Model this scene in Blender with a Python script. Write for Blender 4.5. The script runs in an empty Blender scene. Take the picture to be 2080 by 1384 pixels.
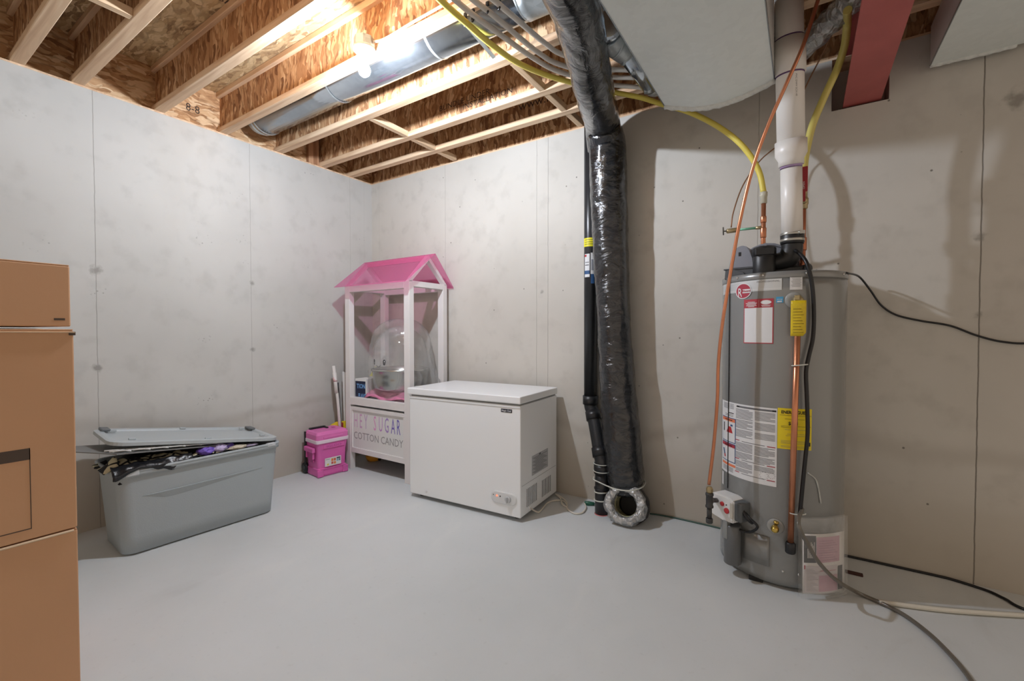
import bpy, bmesh, math, random
from mathutils import Vector, Matrix, noise
random.seed(7)
D = bpy.data
sc = bpy.context.scene
C = sc.collection

# ---------------------------------------------------------------- camera
XL, YB, HW = -3.5978, 2.9546, 2.6568          # left wall, back wall, wall height
cam = D.objects.new('camera', D.cameras.new('camera')); C.objects.link(cam)
cam.location = (0, 0, 1.2066)
cam.rotation_euler = (math.radians(90 - 1.2), 0, math.radians(33.2))
cam.data.sensor_fit = 'HORIZONTAL'; cam.data.sensor_width = 36.0
cam.data.lens = 903.0 / 2080.0 * 36.0
cam.data.clip_start = 0.05
sc.camera = cam

# ---------------------------------------------------------------- light that comes from the rest of the basement
wd = D.worlds.new('basement_surroundings'); sc.world = wd
wd.use_nodes = True
wd.node_tree.nodes['Background'].inputs[0].default_value = (1.0, 0.84, 0.69, 1)
wd.node_tree.nodes['Background'].inputs[1].default_value = 0.66
BULB_POWER = 2600.0                           # emission strength of the bare bulb (built with the lamp holder)
def area(name, loc, rot, sx, sy, power, col):
    l = D.lights.new(name, 'AREA'); l.shape = 'RECTANGLE'; l.size = sx; l.size_y = sy; l.energy = power; l.color = col
    o = D.objects.new(name, l); C.objects.link(o); o.location = loc; o.rotation_euler = rot
    return o
sc.view_settings.view_transform = 'Standard'
sc.view_settings.look = 'None'
sc.view_settings.exposure = 0.0
sc.view_settings.gamma = 1.0
sc.view_settings.use_curve_mapping = False

# ---------------------------------------------------------------- materials
def lin(c):
    return tuple((x/255/12.92 if x/255 <= .04045 else ((x/255+.055)/1.055)**2.4) for x in c) + (1,)
MATS = {}
def mat(name, rgb, rough=.6, metal=0.0, bump=0.0, bscale=60, var=0.0, vscale=8, coat=0.0, emit=0, trans=0, spec=.5):
    """plain procedural material; rgb is 0-255 sRGB; var adds a soft colour mottling"""
    if name in MATS: return MATS[name]
    m = D.materials.new(name); m.use_nodes = True; nt = m.node_tree; N = nt.nodes; L = nt.links
    b = N['Principled BSDF']; b.inputs['Roughness'].default_value = rough; b.inputs['Metallic'].default_value = metal
    b.inputs['Base Color'].default_value = lin(rgb); b.inputs['Specular IOR Level'].default_value = spec
    b.inputs['Coat Weight'].default_value = coat
    if trans: b.inputs['Transmission Weight'].default_value = trans
    if emit:
        b.inputs['Emission Color'].default_value = lin(rgb); b.inputs['Emission Strength'].default_value = emit
    if var or bump:
        tc = N.new('ShaderNodeTexCoord'); n = N.new('ShaderNodeTexNoise'); n.inputs['Scale'].default_value = vscale
        n.inputs['Detail'].default_value = 6; L.new(tc.outputs['Object'], n.inputs['Vector'])
    if var:
        r = N.new('ShaderNodeValToRGB'); c = lin(rgb)
        r.color_ramp.elements[0].position = .3; r.color_ramp.elements[1].position = .7
        r.color_ramp.elements[0].color = tuple(v*(1-var) for v in c[:3]) + (1,)
        r.color_ramp.elements[1].color = tuple(min(1, v*(1+var)) for v in c[:3]) + (1,)
        L.new(n.outputs['Fac'], r.inputs['Fac']); L.new(r.outputs['Color'], b.inputs['Base Color'])
    if bump:
        n2 = N.new('ShaderNodeTexNoise'); n2.inputs['Scale'].default_value = bscale; n2.inputs['Detail'].default_value = 4
        L.new(tc.outputs['Object'], n2.inputs['Vector'])
        bp = N.new('ShaderNodeBump'); bp.inputs['Strength'].default_value = bump; bp.inputs['Distance'].default_value = .01
        L.new(n2.outputs['Fac'], bp.inputs['Height']); L.new(bp.outputs['Normal'], b.inputs['Normal'])
    MATS[name] = m
    return m

class NT:
    """small node-building helper"""
    def __init__(s, name):
        s.m = D.materials.new(name); s.m.use_nodes = True; s.t = s.m.node_tree; s.N = s.t.nodes; s.L = s.t.links
        s.b = s.N['Principled BSDF']; s.out = s.N['Material Output']; s.tc = s.N.new('ShaderNodeTexCoord').outputs['Object']
    def put(s, sock, v):
        if isinstance(v, (int, float)): sock.default_value = v
        elif isinstance(v, tuple): sock.default_value = v
        else: s.L.new(v, sock)
    def math(s, op, a, b=None, c=None, clamp=False):
        n = s.N.new('ShaderNodeMath'); n.operation = op; n.use_clamp = clamp
        for i, v in enumerate((a, b, c)):
            if v is not None: s.put(n.inputs[i], v)
        return n.outputs[0]
    def mapping(s, scale=(1,1,1), rot=(0,0,0), loc=(0,0,0), src=None):
        n = s.N.new('ShaderNodeMapping'); n.inputs['Scale'].default_value = scale
        n.inputs['Rotation'].default_value = rot; n.inputs['Location'].default_value = loc
        s.L.new(src or s.tc, n.inputs['Vector']); return n.outputs[0]
    def noise(s, scale, detail=4, vec=None, rough=.5, dist=0, out='Fac'):
        n = s.N.new('ShaderNodeTexNoise'); n.inputs['Scale'].default_value = scale; n.inputs['Detail'].default_value = detail
        n.inputs['Roughness'].default_value = rough; n.inputs['Distortion'].default_value = dist
        s.L.new(vec or s.tc, n.inputs['Vector']); return n.outputs[out]
    def voro(s, scale, vec=None, out='Distance', feature='F1', rnd=1):
        n = s.N.new('ShaderNodeTexVoronoi'); n.feature = feature; n.inputs['Scale'].default_value = scale
        n.inputs['Randomness'].default_value = rnd
        s.L.new(vec or s.tc, n.inputs['Vector']); return n.outputs[out]
    def ramp(s, fac, stops, interp='LINEAR'):
        n = s.N.new('ShaderNodeValToRGB'); r = n.color_ramp; r.interpolation = interp
        while len(r.elements) < len(stops): r.elements.new(.5)
        for e, (p, c) in zip(r.elements, stops):
            e.position = p; e.color = lin(c) if len(c) == 3 else c
        s.put(n.inputs[0], fac); return n.outputs[0]
    def mix(s, fac, a, b, mode='MIX'):
        n = s.N.new('ShaderNodeMix'); n.data_type = 'RGBA'; n.blend_type = mode
        s.put(n.inputs[0], fac); s.put(n.inputs[6], a); s.put(n.inputs[7], b); return n.outputs[2]
    def sep(s, v=None):
        n = s.N.new('ShaderNodeSeparateXYZ'); s.L.new(v or s.tc, n.inputs[0]); return n.outputs
    def smooth(s, v, lo, hi, a=0., b=1.):
        n = s.N.new('ShaderNodeMapRange'); n.interpolation_type = 'SMOOTHSTEP'; s.put(n.inputs[0], v)
        n.inputs[1].default_value = lo; n.inputs[2].default_value = hi; n.inputs[3].default_value = a; n.inputs[4].default_value = b
        return n.outputs[0]
    def bump(s, h, strength=.3, dist=.01):
        n = s.N.new('ShaderNodeBump'); n.inputs['Strength'].default_value = strength; n.inputs['Distance'].default_value = dist
        s.L.new(h, n.inputs['Height']); s.L.new(n.outputs[0], s.b.inputs['Normal']); return n.outputs[0]
    def col(s, c): s.put(s.b.inputs['Base Color'], c)

def concrete_wall(name, axis, seams, ties, base=(198,197,192), low=(178,168,152)):
    m = NT(name); o = m.sep(); a = o[axis]; z = o[2]
    big = m.noise(1.1, 4); fine = m.noise(9, 6); streak = m.noise(2.0, 5, m.mapping((1,1,.25)))
    c = m.ramp(big, [(.3, tuple(v-9 for v in base)), (.7, tuple(min(255, v+7) for v in base))])
    c = m.mix(m.smooth(fine, .5, .75, 0, .35), c, lin(tuple(v-26 for v in base)))
    c = m.mix(m.smooth(streak, .55, .8, 0, .4), c, lin((186,180,170)))
    # damp, dirtier band near the floor
    zz = m.math('ADD', z, m.math('MULTIPLY', m.math('SUBTRACT', m.noise(1.6, 4, m.mapping((1,1,3))), .5), .25))
    c = m.mix(m.smooth(zz, .12, .62, .6, 0), c, lin(low))
    # pour line: wavy darker band
    band = m.math('ABSOLUTE', m.math('SUBTRACT', m.math('ADD', z, m.math('MULTIPLY', m.noise(.9, 3), .5)), .85))
    c = m.mix(m.smooth(band, 0, .07, .22, 0), c, lin((150,140,126)))
    # form joints
    dark = None
    for p, w, st in seams:
        jig = m.math('ADD', a, m.math('MULTIPLY', m.math('SUBTRACT', m.noise(14, 3), .5), .006))
        d = m.math('ABSOLUTE', m.math('SUBTRACT', jig, p)); k = m.smooth(d, w*.4, w, st, 0)
        dark = k if dark is None else m.math('MAXIMUM', dark, k)
    for p, q, r in ties:
        n = m.N.new('ShaderNodeCombineXYZ'); m.put(n.inputs[0], m.math('SUBTRACT', a, p)); m.put(n.inputs[2], m.math('SUBTRACT', z, q))
        ln = m.N.new('ShaderNodeVectorMath'); ln.operation = 'LENGTH'; m.L.new(n.outputs[0], ln.inputs[0])
        k = m.math('ADD', ln.outputs['Value'], m.math('MULTIPLY', m.math('SUBTRACT', m.noise(26, 4), .5), r*2.2))
        dark = m.math('MAXIMUM', dark, m.smooth(k, 0, r, .55, 0))
    c = m.mix(dark, c, lin((104,98,90)))
    # air holes
    v = m.voro(11, m.mapping((1,1,1)), 'Distance'); vc = m.voro(11, m.mapping((1,1,1)), 'Color')
    sel = m.math('GREATER_THAN', m.sep(vc)[0], .60)
    hole = m.math('MULTIPLY', sel, m.smooth(v, .035, .075, 1, 0))
    v2 = m.voro(3.6, m.mapping((1,1,1.3), loc=(3,1,2)), 'Distance'); s2 = m.math('GREATER_THAN', m.sep(m.voro(3.6, m.mapping((1,1,1.3), loc=(3,1,2)), 'Color'))[1], .6)
    clump = m.math('MULTIPLY', m.math('MULTIPLY', s2, m.smooth(v2, .05, .3, 1, 0)), m.smooth(m.voro(42), .12, .25, 1, 0))
    hole = m.math('MAXIMUM', m.math('MULTIPLY', hole, .75), m.math('MULTIPLY', clump, .6))
    c = m.mix(hole, c, lin((92,86,78)))
    m.col(c); m.put(m.b.inputs['Roughness'], .88); m.b.inputs['Specular IOR Level'].default_value = .25
    h = m.math('SUBTRACT', m.math('MULTIPLY', fine, .25), m.math('MAXIMUM', hole, dark))
    m.bump(h, .35, .006)
    return m.m
def concrete_floor():
    m = NT('floor_concrete'); big = m.noise(.9, 5); sw = m.noise(2.2, 6, m.mapping((1,.45,1), rot=(0,0,.6)), dist=1.2); fine = m.noise(40, 4)
    c = m.ramp(big, [(.3, (200,204,204)), (.7, (215,218,219))])
    c = m.mix(m.smooth(sw, .55, .75, 0, .35), c, lin((222,223,220)))
    c = m.mix(m.smooth(sw, .25, .42, .3, 0), c, lin((172,172,168)))
    c = m.mix(m.smooth(fine, .6, .8, 0, .15), c, lin((160,160,156)))
    v = m.voro(2.3, None, 'Distance'); s = m.math('GREATER_THAN', m.sep(m.voro(2.3, None, 'Color'))[0], .7)
    c = m.mix(m.math('MULTIPLY', s, m.smooth(v, .012, .022, .7, 0)), c, lin((110,108,104)))
    m.col(c); m.put(m.b.inputs['Roughness'], m.smooth(sw, .3, .7, .55, .72)); m.b.inputs['Specular IOR Level'].default_value = .3
    m.bump(m.math('ADD', m.math('MULTIPLY', fine, .15), m.math('MULTIPLY', sw, .3)), .2, .006)
    return m.m
def osb(name, stretch, tones, scale=1.0, rot=(0,0,0)):
    """flaky strand board: stretched cells in two directions"""
    m = NT(name)
    w = m.noise(5, 3, out='Color')
    vm = m.N.new('ShaderNodeVectorMath'); vm.operation = 'MULTIPLY_ADD'; m.L.new(w, vm.inputs[0]); vm.inputs[1].default_value = (.12,.12,.12); m.L.new(m.tc, vm.inputs[2])
    src = vm.outputs[0]
    a = m.mapping(tuple(v*scale for v in stretch), rot=rot, src=src)
    b = m.mapping(tuple(v*scale*.8 for v in stretch), rot=(rot[0]+.45, rot[1]+.45, rot[2]+.45), loc=(3,5,7), src=src)
    ca = m.sep(m.voro(1, a, 'Color'))[0]; cb = m.sep(m.voro(1, b, 'Color'))[1]
    sel = m.math('GREATER_THAN', m.sep(m.voro(.8, b, 'Color'))[2], .5)
    f = m.N.new('ShaderNodeMix'); f.data_type = 'FLOAT'; m.put(f.inputs[0], sel); m.put(f.inputs[2], ca); m.put(f.inputs[3], cb)
    fib = m.noise(1, 3, m.mapping(tuple(v*scale*3 for v in stretch), rot=rot))
    t = m.math('ADD', m.math('MULTIPLY', f.outputs[0], .7), m.math('MULTIPLY', fib, .3))
    c = m.ramp(t, [(.1, tones[0]), (.3, tones[1]), (.62, tones[2]), (.88, tones[3])])
    gap = m.voro(1, a, 'Distance', 'F1')
    c = m.mix(m.smooth(gap, .55, .85, 0, .45), c, lin(tones[0]))
    m.col(c); m.put(m.b.inputs['Roughness'], .75); m.b.inputs['Specular IOR Level'].default_value = .3
    m.bump(t, .25, .004)
    return m.m
def lumber(name, tones, axis=0, scale=1.0):
    m = NT(name); s = [26.*scale]*3; s[axis] = 1.6*scale
    g = m.noise(1, 5, m.mapping(tuple(s)), dist=.6); k = m.noise(3, 2)
    c = m.ramp(g, [(.3, tones[0]), (.55, tones[1]), (.75, tones[2])])
    c = m.mix(m.smooth(k, .6, .75, 0, .3), c, lin(tones[0]))
    kn = m.voro(2.4, m.mapping((1,1,1))); ks = m.math('GREATER_THAN', m.sep(m.voro(2.4, m.mapping((1,1,1)), 'Color'))[0], .6)
    c = m.mix(m.math('MULTIPLY', ks, m.smooth(kn, .02, .05, .7, 0)), c, lin((96,62,40)))
    m.col(c); m.put(m.b.inputs['Roughness'], .7); m.bump(g, .12, .003); return m.m
def galvanised(name, tone=(190,196,197), rough=.38, metal=.75, dv=22):
    m = NT(name); v = m.sep(m.voro(38, None, 'Color'))[0]; n = m.noise(3, 4)
    t = m.math('ADD', m.math('MULTIPLY', v, .35), m.math('MULTIPLY', n, .65))
    m.col(m.ramp(t, [(.25, tuple(x-dv for x in tone)), (.75, tone)])); m.put(m.b.inputs['Metallic'], metal)
    m.put(m.b.inputs['Roughness'], m.smooth(n, .3, .7, rough-.06, rough+.08)); m.bump(n, .08, .01); return m.m
def film(name, tint, alpha, rough=.12, crinkle=.6, scale=14, stretch=(1,1,1), shine=.035):
    """thin see-through plastic film with crinkles; alpha = how much of it is visible"""
    m = NT(name); m.col(lin(tint)); m.put(m.b.inputs['Roughness'], rough); m.b.inputs['Specular IOR Level'].default_value = .8
    n = m.voro(scale, m.mapping(stretch), 'Distance', 'SMOOTH_F1'); n2 = m.noise(scale*.8, 5, m.mapping(stretch), dist=1.5)
    h = m.math('ADD', n, n2); m.bump(h, crinkle, .03)
    tr = m.N.new('ShaderNodeBsdfTransparent'); tr.inputs[0].default_value = (1,1,1,1) if alpha < .3 else lin(tuple(min(255, v+20) for v in tint))
    gl = m.N.new('ShaderNodeBsdfGlossy'); gl.inputs['Roughness'].default_value = max(.04, rough*.6); m.L.new(m.b.inputs['Normal'].links[0].from_socket, gl.inputs['Normal'])
    fr = m.N.new('ShaderNodeLayerWeight'); fr.inputs['Blend'].default_value = .5; m.L.new(m.b.inputs['Normal'].links[0].from_socket, fr.inputs['Normal'])
    lw = m.N.new('ShaderNodeLayerWeight'); lw.inputs['Blend'].default_value = .35
    fac = m.math('ADD', alpha, m.math('MULTIPLY', lw.outputs['Facing'], .22), clamp=True)
    fac = m.math('ADD', fac, m.smooth(h, 1.1, 1.35, 0, .12), clamp=True)
    mx = m.N.new('ShaderNodeMixShader'); m.put(mx.inputs[0], fac); m.L.new(tr.outputs[0], mx.inputs[1]); m.L.new(m.b.outputs[0], mx.inputs[2])
    mg = m.N.new('ShaderNodeMixShader'); m.put(mg.inputs[0], m.math('ADD', shine, m.math('MULTIPLY', m.math('POWER', fr.outputs['Facing'], 4.0), .30), clamp=True)); m.L.new(mx.outputs[0], mg.inputs[1]); m.L.new(gl.outputs[0], mg.inputs[2])
    m.L.new(mg.outputs[0], m.out.inputs[0]); return m.m
def jacket_film():
    m = NT('black_duct_jacket'); n = m.noise(7, 4, m.mapping((1,1,2.0), rot=(.25,.15,0)), dist=2.2, rough=.5); r = m.voro(16, m.mapping((1,1,1.6), rot=(.6,.4,.2)), 'Distance', 'SMOOTH_F1')
    m.col(m.ramp(n, [(.3, (17,18,20)), (.75, (40,42,46))]))
    m.put(m.b.inputs['Roughness'], m.smooth(n, .3, .7, .14, .26)); m.b.inputs['Specular IOR Level'].default_value = .6
    m.b.inputs['Coat Weight'].default_value = .5; m.b.inputs['Coat Roughness'].default_value = .12
    m.bump(m.math('ADD', n, m.math('MULTIPLY', r, .5)), .5, .03); return m.m
def foil(name='wrinkled_foil'):
    m = NT(name); n = m.noise(22, 5, dist=1.5); v = m.voro(30, None, 'Distance')
    m.col(m.ramp(n, [(.3, (150,152,154)), (.7, (214,214,212))])); m.put(m.b.inputs['Metallic'], .55); m.put(m.b.inputs['Roughness'], .33)
    m.bump(m.math('ADD', n, v), .8, .02); return m.m

M = dict(
  wall_l=concrete_wall('left_wall_concrete', 1, [(.882,.003,.42),(1.79,.003,.3),(2.70,.003,.22),(2.86,.002,.15)],
        [(.886,1.575,.035),(.88,.976,.03),(1.797,1.583,.025),(1.791,1.065,.025)]),
  wall_b=concrete_wall('back_wall_concrete', 0, [(-3.49,.002,.2),(-2.632,.003,.3),(-1.708,.003,.4),(-1.61,.003,.45),(-.226,.003,.4),(.693,.0035,.8)],
        [(.691,1.652,.03),(.69,1.283,.025),(-2.632,1.55,.02),(-1.66,1.5,.02),(.80,2.26,.06)], base=(203,199,191)),
  floor=concrete_floor(),
  osb_web=osb('strand_board_web', (52,52,11), [(118,80,54),(168,122,84),(202,160,118),(228,196,156)]),
  osb_deck=osb('strand_board_deck', (12,50,50), [(132,106,78),(188,158,118),(208,182,140),(228,206,166)], rot=(0,0,.3)),
  osb_rim=osb('strand_board_rim', (50,11,50), [(130,92,62),(190,146,104),(214,176,134),(232,204,166)]),
  flange=lumber('spruce_flange', [(198,160,126),(228,197,162),(242,218,188)], 0),
  block=lumber('spruce_blocking', [(200,166,130),(230,202,168),(243,222,192)], 1),
  stud=lumber('spruce_upright', [(150,106,74),(190,146,110),(214,174,138)], 2),
  galv=galvanised('galvanised_sheet'), galv_b=galvanised('galvanised_duct_bright', (196,204,212), .15, .96, 12),
  galv_m=galvanised('galvanised_plenum_sheet', (228,234,232), .42, .10, 6),
  jacket=jacket_film(), foil=foil(),
)

# ---------------------------------------------------------------- mesh helpers
def rotm(o):
    m = Matrix.Translation(o.location) @ o.rotation_euler.to_matrix().to_4x4()
    return rotm(o.parent) @ m if o.parent else m
def catmull(pts, n=6):
    P_ = [Vector(p) for p in pts]
    if len(P_) < 3: return P_
    Q = [P_[0]*2-P_[1]] + P_ + [P_[-1]*2-P_[-2]]; out = []
    for i in range(1, len(Q)-2):
        a, b, c, d = Q[i-1:i+3]
        for k in range(n):
            t = k/n
            out.append(.5*((2*b)+(c-a)*t+(2*a-5*b+4*c-d)*t*t+(3*b-a-3*c+d)*t**3))
    out.append(P_[-1]); return out
class MB:
    def __init__(s): s.bm = bmesh.new(); s.mats = []; s.smooth_angle = None
    def _mi(s, m):
        if m is None: return 0
        if m not in s.mats: s.mats.append(m)
        return s.mats.index(m)
    def box(s, x0, x1, y0, y1, z0, z1, bev=0, seg=2, mx=None, m=None, taper=None):
        r = bmesh.ops.create_cube(s.bm, size=1)
        vs = r['verts']
        for v in vs:
            t = 1
            if taper and v.co.z < 0: t = taper
            v.co = Vector(((x0+x1)/2+v.co.x*(x1-x0)*t, (y0+y1)/2+v.co.y*(y1-y0)*t, (z0+z1)/2+v.co.z*(z1-z0)))
        fs = set(f for v in vs for f in v.link_faces)
        if bev:
            g = bmesh.ops.bevel(s.bm, geom=list(set(e for v in vs for e in v.link_edges)), offset=bev, segments=seg, profile=.5, affect='EDGES')
            fs = set(g['faces']) | set(f for f in fs if f.is_valid)
            vs = list(set(v for f in fs for v in f.verts))
            st = set(vs)
            stack = list(vs)
            while stack:
                v = stack.pop()
                for e in v.link_edges:
                    w = e.other_vert(v)
                    if w not in st: st.add(w); stack.append(w)
            vs = list(st); fs = set(f for v in vs for f in v.link_faces)
        if mx is not None:
            for v in vs: v.co = mx @ v.co
        i = s._mi(m)
        for f in fs: f.material_index = i
        return s
    def tube(s, pts, r, seg=12, n=0, cap=True, mod=None, m=None, smooth=True, closed=False):
        """r: number or list; mod(i, ang, p) -> radius factor"""
        rs = r if isinstance(r, (list, tuple)) else None
        if n:
            q = catmull(pts, n)
            if rs:
                rs = [rs[min(len(rs)-1, int(i/n))]*(1-(i/n)%1)+rs[min(len(rs)-1, int(i/n)+1)]*((i/n)%1) for i in range(len(q))]
            pts = q
        pts = [Vector(p) for p in pts]; rings = []; up = None; N_ = len(pts); i0 = s._mi(m)
        for i, p in enumerate(pts):
            if closed: t = (pts[(i+1) % N_]-pts[i-1])
            else: t = (pts[min(i+1, N_-1)]-pts[max(i-1, 0)])
            if t.length < 1e-9: t = Vector((0,0,1))
            t.normalize()
            if up is None:
                up = Vector((0,0,1)) if abs(t.z) < .9 else Vector((1,0,0))
            u = (up - t*up.dot(t))
            if u.length < 1e-6: u = t.orthogonal()
            u.normalize(); up = u; w = t.cross(u)
            R = rs[i] if rs else r
            ring = []
            for k in range(seg):
                a = 2*math.pi*k/seg; f = mod(i, a, p) if mod else 1
                ring.append(s.bm.verts.new(p+(u*math.cos(a)+w*math.sin(a))*R*f))
            rings.append(ring)
        pairs = list(zip(rings, rings[1:])) + ([(rings[-1], rings[0])] if closed else [])
        for a, b in pairs:
            for k in range(seg):
                f = s.bm.faces.new((a[k], a[(k+1) % seg], b[(k+1) % seg], b[k])); f.smooth = smooth; f.material_index = i0
        if cap and not closed:
            f = s.bm.faces.new(rings[0][::-1]); f.material_index = i0
            f = s.bm.faces.new(rings[-1]); f.material_index = i0
        return s
    def lathe(s, prof, o=(0,0,0), seg=32, axis=None, m=None, smooth=True, cap=True):
        """prof: list of (radius, height) along axis (default +z)"""
        o = Vector(o); ax = Vector(axis).normalized() if axis else Vector((0,0,1)); q = ax.to_track_quat('Z', 'Y'); i0 = s._mi(m); rings = []
        for r, h in prof:
            rings.append([s.bm.verts.new(o+q@Vector((math.cos(2*math.pi*k/seg)*r, math.sin(2*math.pi*k/seg)*r, h))) for k in range(seg)])
        for a, b in zip(rings, rings[1:]):
            for k in range(seg):
                f = s.bm.faces.new((a[k], a[(k+1) % seg], b[(k+1) % seg], b[k])); f.smooth = smooth; f.material_index = i0
        if cap:
            for rr, rev in ((rings[0], 1), (rings[-1], 0)):
                f = s.bm.faces.new(rr[::-1] if rev else rr); f.material_index = i0
        return s
    def prism(s, poly, vec, m=None, mx=None):
        """poly: 3-D outline, vec: extrusion"""
        v = Vector(vec); a = [Vector(p) for p in poly]; i0 = s._mi(m)
        if mx is not None: a = [mx@p for p in a]; v = mx.to_3x3()@v
        A = [s.bm.verts.new(p) for p in a]; B = [s.bm.verts.new(p+v) for p in a]; n = len(A)
        fs = [s.bm.faces.new(A[::-1]), s.bm.faces.new(B)] + [s.bm.faces.new((A[i], A[(i+1) % n], B[(i+1) % n], B[i])) for i in range(n)]
        for f in fs: f.material_index = i0
        return s
    def quad(s, pts, m=None):
        f = s.bm.faces.new([s.bm.verts.new(Vector(p)) for p in pts]); f.material_index = s._mi(m); return s
    def grid(s, fn, nu, nv, m=None, smooth=True):
        g = [[s.bm.verts.new(Vector(fn(i/nu, j/nv))) for j in range(nv+1)] for i in range(nu+1)]; i0 = s._mi(m)
        for i in range(nu):
            for j in range(nv):
                f = s.bm.faces.new((g[i][j], g[i+1][j], g[i+1][j+1], g[i][j+1])); f.smooth = smooth; f.material_index = i0
        return s
    def patch(s, fn, u0, u1, v0, v1, n=8, m=None):
        return s.grid(lambda a, b: fn(u0+(u1-u0)*a, v0+(v1-v0)*b), n, 1, m)
    def loft(s, rings, m=None, cap0=True, cap1=True, smooth=True):
        R = [[s.bm.verts.new(Vector(p)) for p in r] for r in rings]; n = len(R[0]); i0 = s._mi(m)
        for a, b in zip(R, R[1:]):
            for k in range(n):
                f = s.bm.faces.new((a[k], a[(k+1) % n], b[(k+1) % n], b[k])); f.smooth = smooth; f.material_index = i0
        if cap0: s.bm.faces.new(R[0][::-1]).material_index = i0
        if cap1: s.bm.faces.new(R[-1]).material_index = i0
        return s
    def text(s, body, fn, size=1, m=None, align='CENTER', sx=1.0, bold=0.0):
        """letters as mesh; fn maps (x, y) of the flat lettering to a 3-D point"""
        cu = D.curves.new('lettering', 'FONT'); cu.body = body; cu.size = size; cu.align_x = align; cu.resolution_u = 2; cu.offset = bold
        o = D.objects.new('lettering', cu); C.objects.link(o)
        me = D.meshes.new_from_object(o); D.objects.remove(o); i0 = s._mi(m)
        vs = [s.bm.verts.new(Vector(fn(v.co.x*sx, v.co.y))) for v in me.vertices]
        for p in me.polygons:
            try: s.bm.faces.new([vs[i] for i in p.vertices]).material_index = i0
            except ValueError: pass
        D.meshes.remove(me); D.curves.remove(cu); return s
    def pieces(s, name, material, parent=None, world=False):
        """every separate shell becomes an object of its own, all with the same kind name"""
        s.bm.verts.index_update(); left = set(s.bm.verts); out = []
        while left:
            v = left.pop(); isl = {v}; st = [v]
            while st:
                for e in st.pop().link_edges:
                    for w in e.verts:
                        if w in left: left.discard(w); isl.add(w); st.append(w)
            out.append(isl)
        res = []
        for isl in out:
            n = MB(); mp = {w: n.bm.verts.new(w.co) for w in isl}; n.mats = list(s.mats)
            for f in set(f for w in isl for f in w.link_faces):
                g = n.bm.faces.new([mp[w] for w in f.verts]); g.smooth = f.smooth; g.material_index = f.material_index
            res.append(n.build(name, material, parent, world))
        s.bm.free(); return res
    def build(s, name, material, parent=None, world=False, solid=0, sub=0, normals=True):
        """one mesh object; world=True: verts are world coordinates, moved into the parent's frame"""
        if normals: bmesh.ops.recalc_face_normals(s.bm, faces=s.bm.faces)
        if parent is not None and world:
            inv = rotm(parent).inverted()
            for v in s.bm.verts: v.co = inv @ v.co
        me = D.meshes.new(name); s.bm.to_mesh(me); s.bm.free()
        if s.mats:
            for mm in s.mats: me.materials.append(mm)
        else: me.materials.append(material)
        o = D.objects.new(name, me); C.objects.link(o)
        if parent is not None: o.parent = parent
        if solid:
            md = o.modifiers.new('solid', 'SOLIDIFY'); md.thickness = solid; md.offset = 0
        if sub:
            md = o.modifiers.new('sub', 'SUBSURF'); md.levels = sub; md.render_levels = sub
        return o
def tag(o, label=None, cat=None, group=None, kind=None):
    if label: o['label'] = label
    if cat: o['category'] = cat
    if group: o['group'] = group
    if kind: o['kind'] = kind
    return o
def thing(name, label, cat, loc=(0,0,0), rz=0, group=None):
    o = D.objects.new(name, None); C.objects.link(o); o.location = loc; o.rotation_euler = (0,0,rz); o.empty_display_size = .1
    return tag(o, label, cat, group)
def struct(o): o['kind'] = 'structure'; return o
def rrect(x0, x1, y0, y1, r, z, n=5):
    out = []
    for cx, cy, a0 in ((x1-r, y1-r, 0), (x0+r, y1-r, 90), (x0+r, y0+r, 180), (x1-r, y0+r, 270)):
        for k in range(n+1):
            a = math.radians(a0+90*k/n); out.append((cx+r*math.cos(a), cy+r*math.sin(a), z))
    return out
def nz(p, s=1.0): return noise.noise(Vector(p)*s)

# ---------------------------------------------------------------- the room
def box_struct(name, m, *dims):
    b = MB()
    for d in dims: b.box(*d)
    return struct(b.build(name, m))
X1, Y0 = 2.3, -2.4
box_struct('floor', M['floor'], (XL-.25, 3.4, -3.6, YB+.25, -.1, 0))
box_struct('wall_left', M['wall_l'], (XL-.25, XL, Y0, YB, 0, HW))
# back wall with the pocket that carries the steel beam
PXL, PXR, PZ = .114, .352, 2.385
wb = MB()
wb.box(XL-.25, PXL, YB, YB+.25, 0, HW).box(PXR, X1, YB, YB+.25, 0, HW).box(PXL, PXR, YB, YB+.25, 0, PZ).box(PXL, PXR, YB+.16, YB+.25, PZ, HW)
struct(wb.build('wall_back', M['wall_b']))
JZ0, JD = 2.668, .302
JZ1 = JZ0+JD
box_struct('ceiling', M['osb_deck'], (XL-.25, X1, Y0, YB+.25, JZ1, JZ1+.02))
box_struct('trim_1', M['flange'], (XL-.16, XL-.001, Y0, YB+.2, HW, JZ0))
box_struct('trim_2', M['flange'], (XL-.001, X1, YB+.001, YB+.2, HW, JZ0))
# rim boards closing the joist bays above each wall
rb = struct(MB().box(XL-.075, XL-.05, Y0, YB+.1, JZ0, JZ1).build('trim_3', M['osb_rim']))
rb2 = struct(MB().box(XL-.05, X1, YB+.03, YB+.055, JZ0, JZ1).build('trim_4', M['osb_web']))
ink = mat('carpenter_ink', (58,46,38), .8)
hw = MB().text('8-8', lambda a, b: (XL-.0485, 1.43+a, 2.765+b), .075, sx=.9).build('handwriting', ink, rb)

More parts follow.
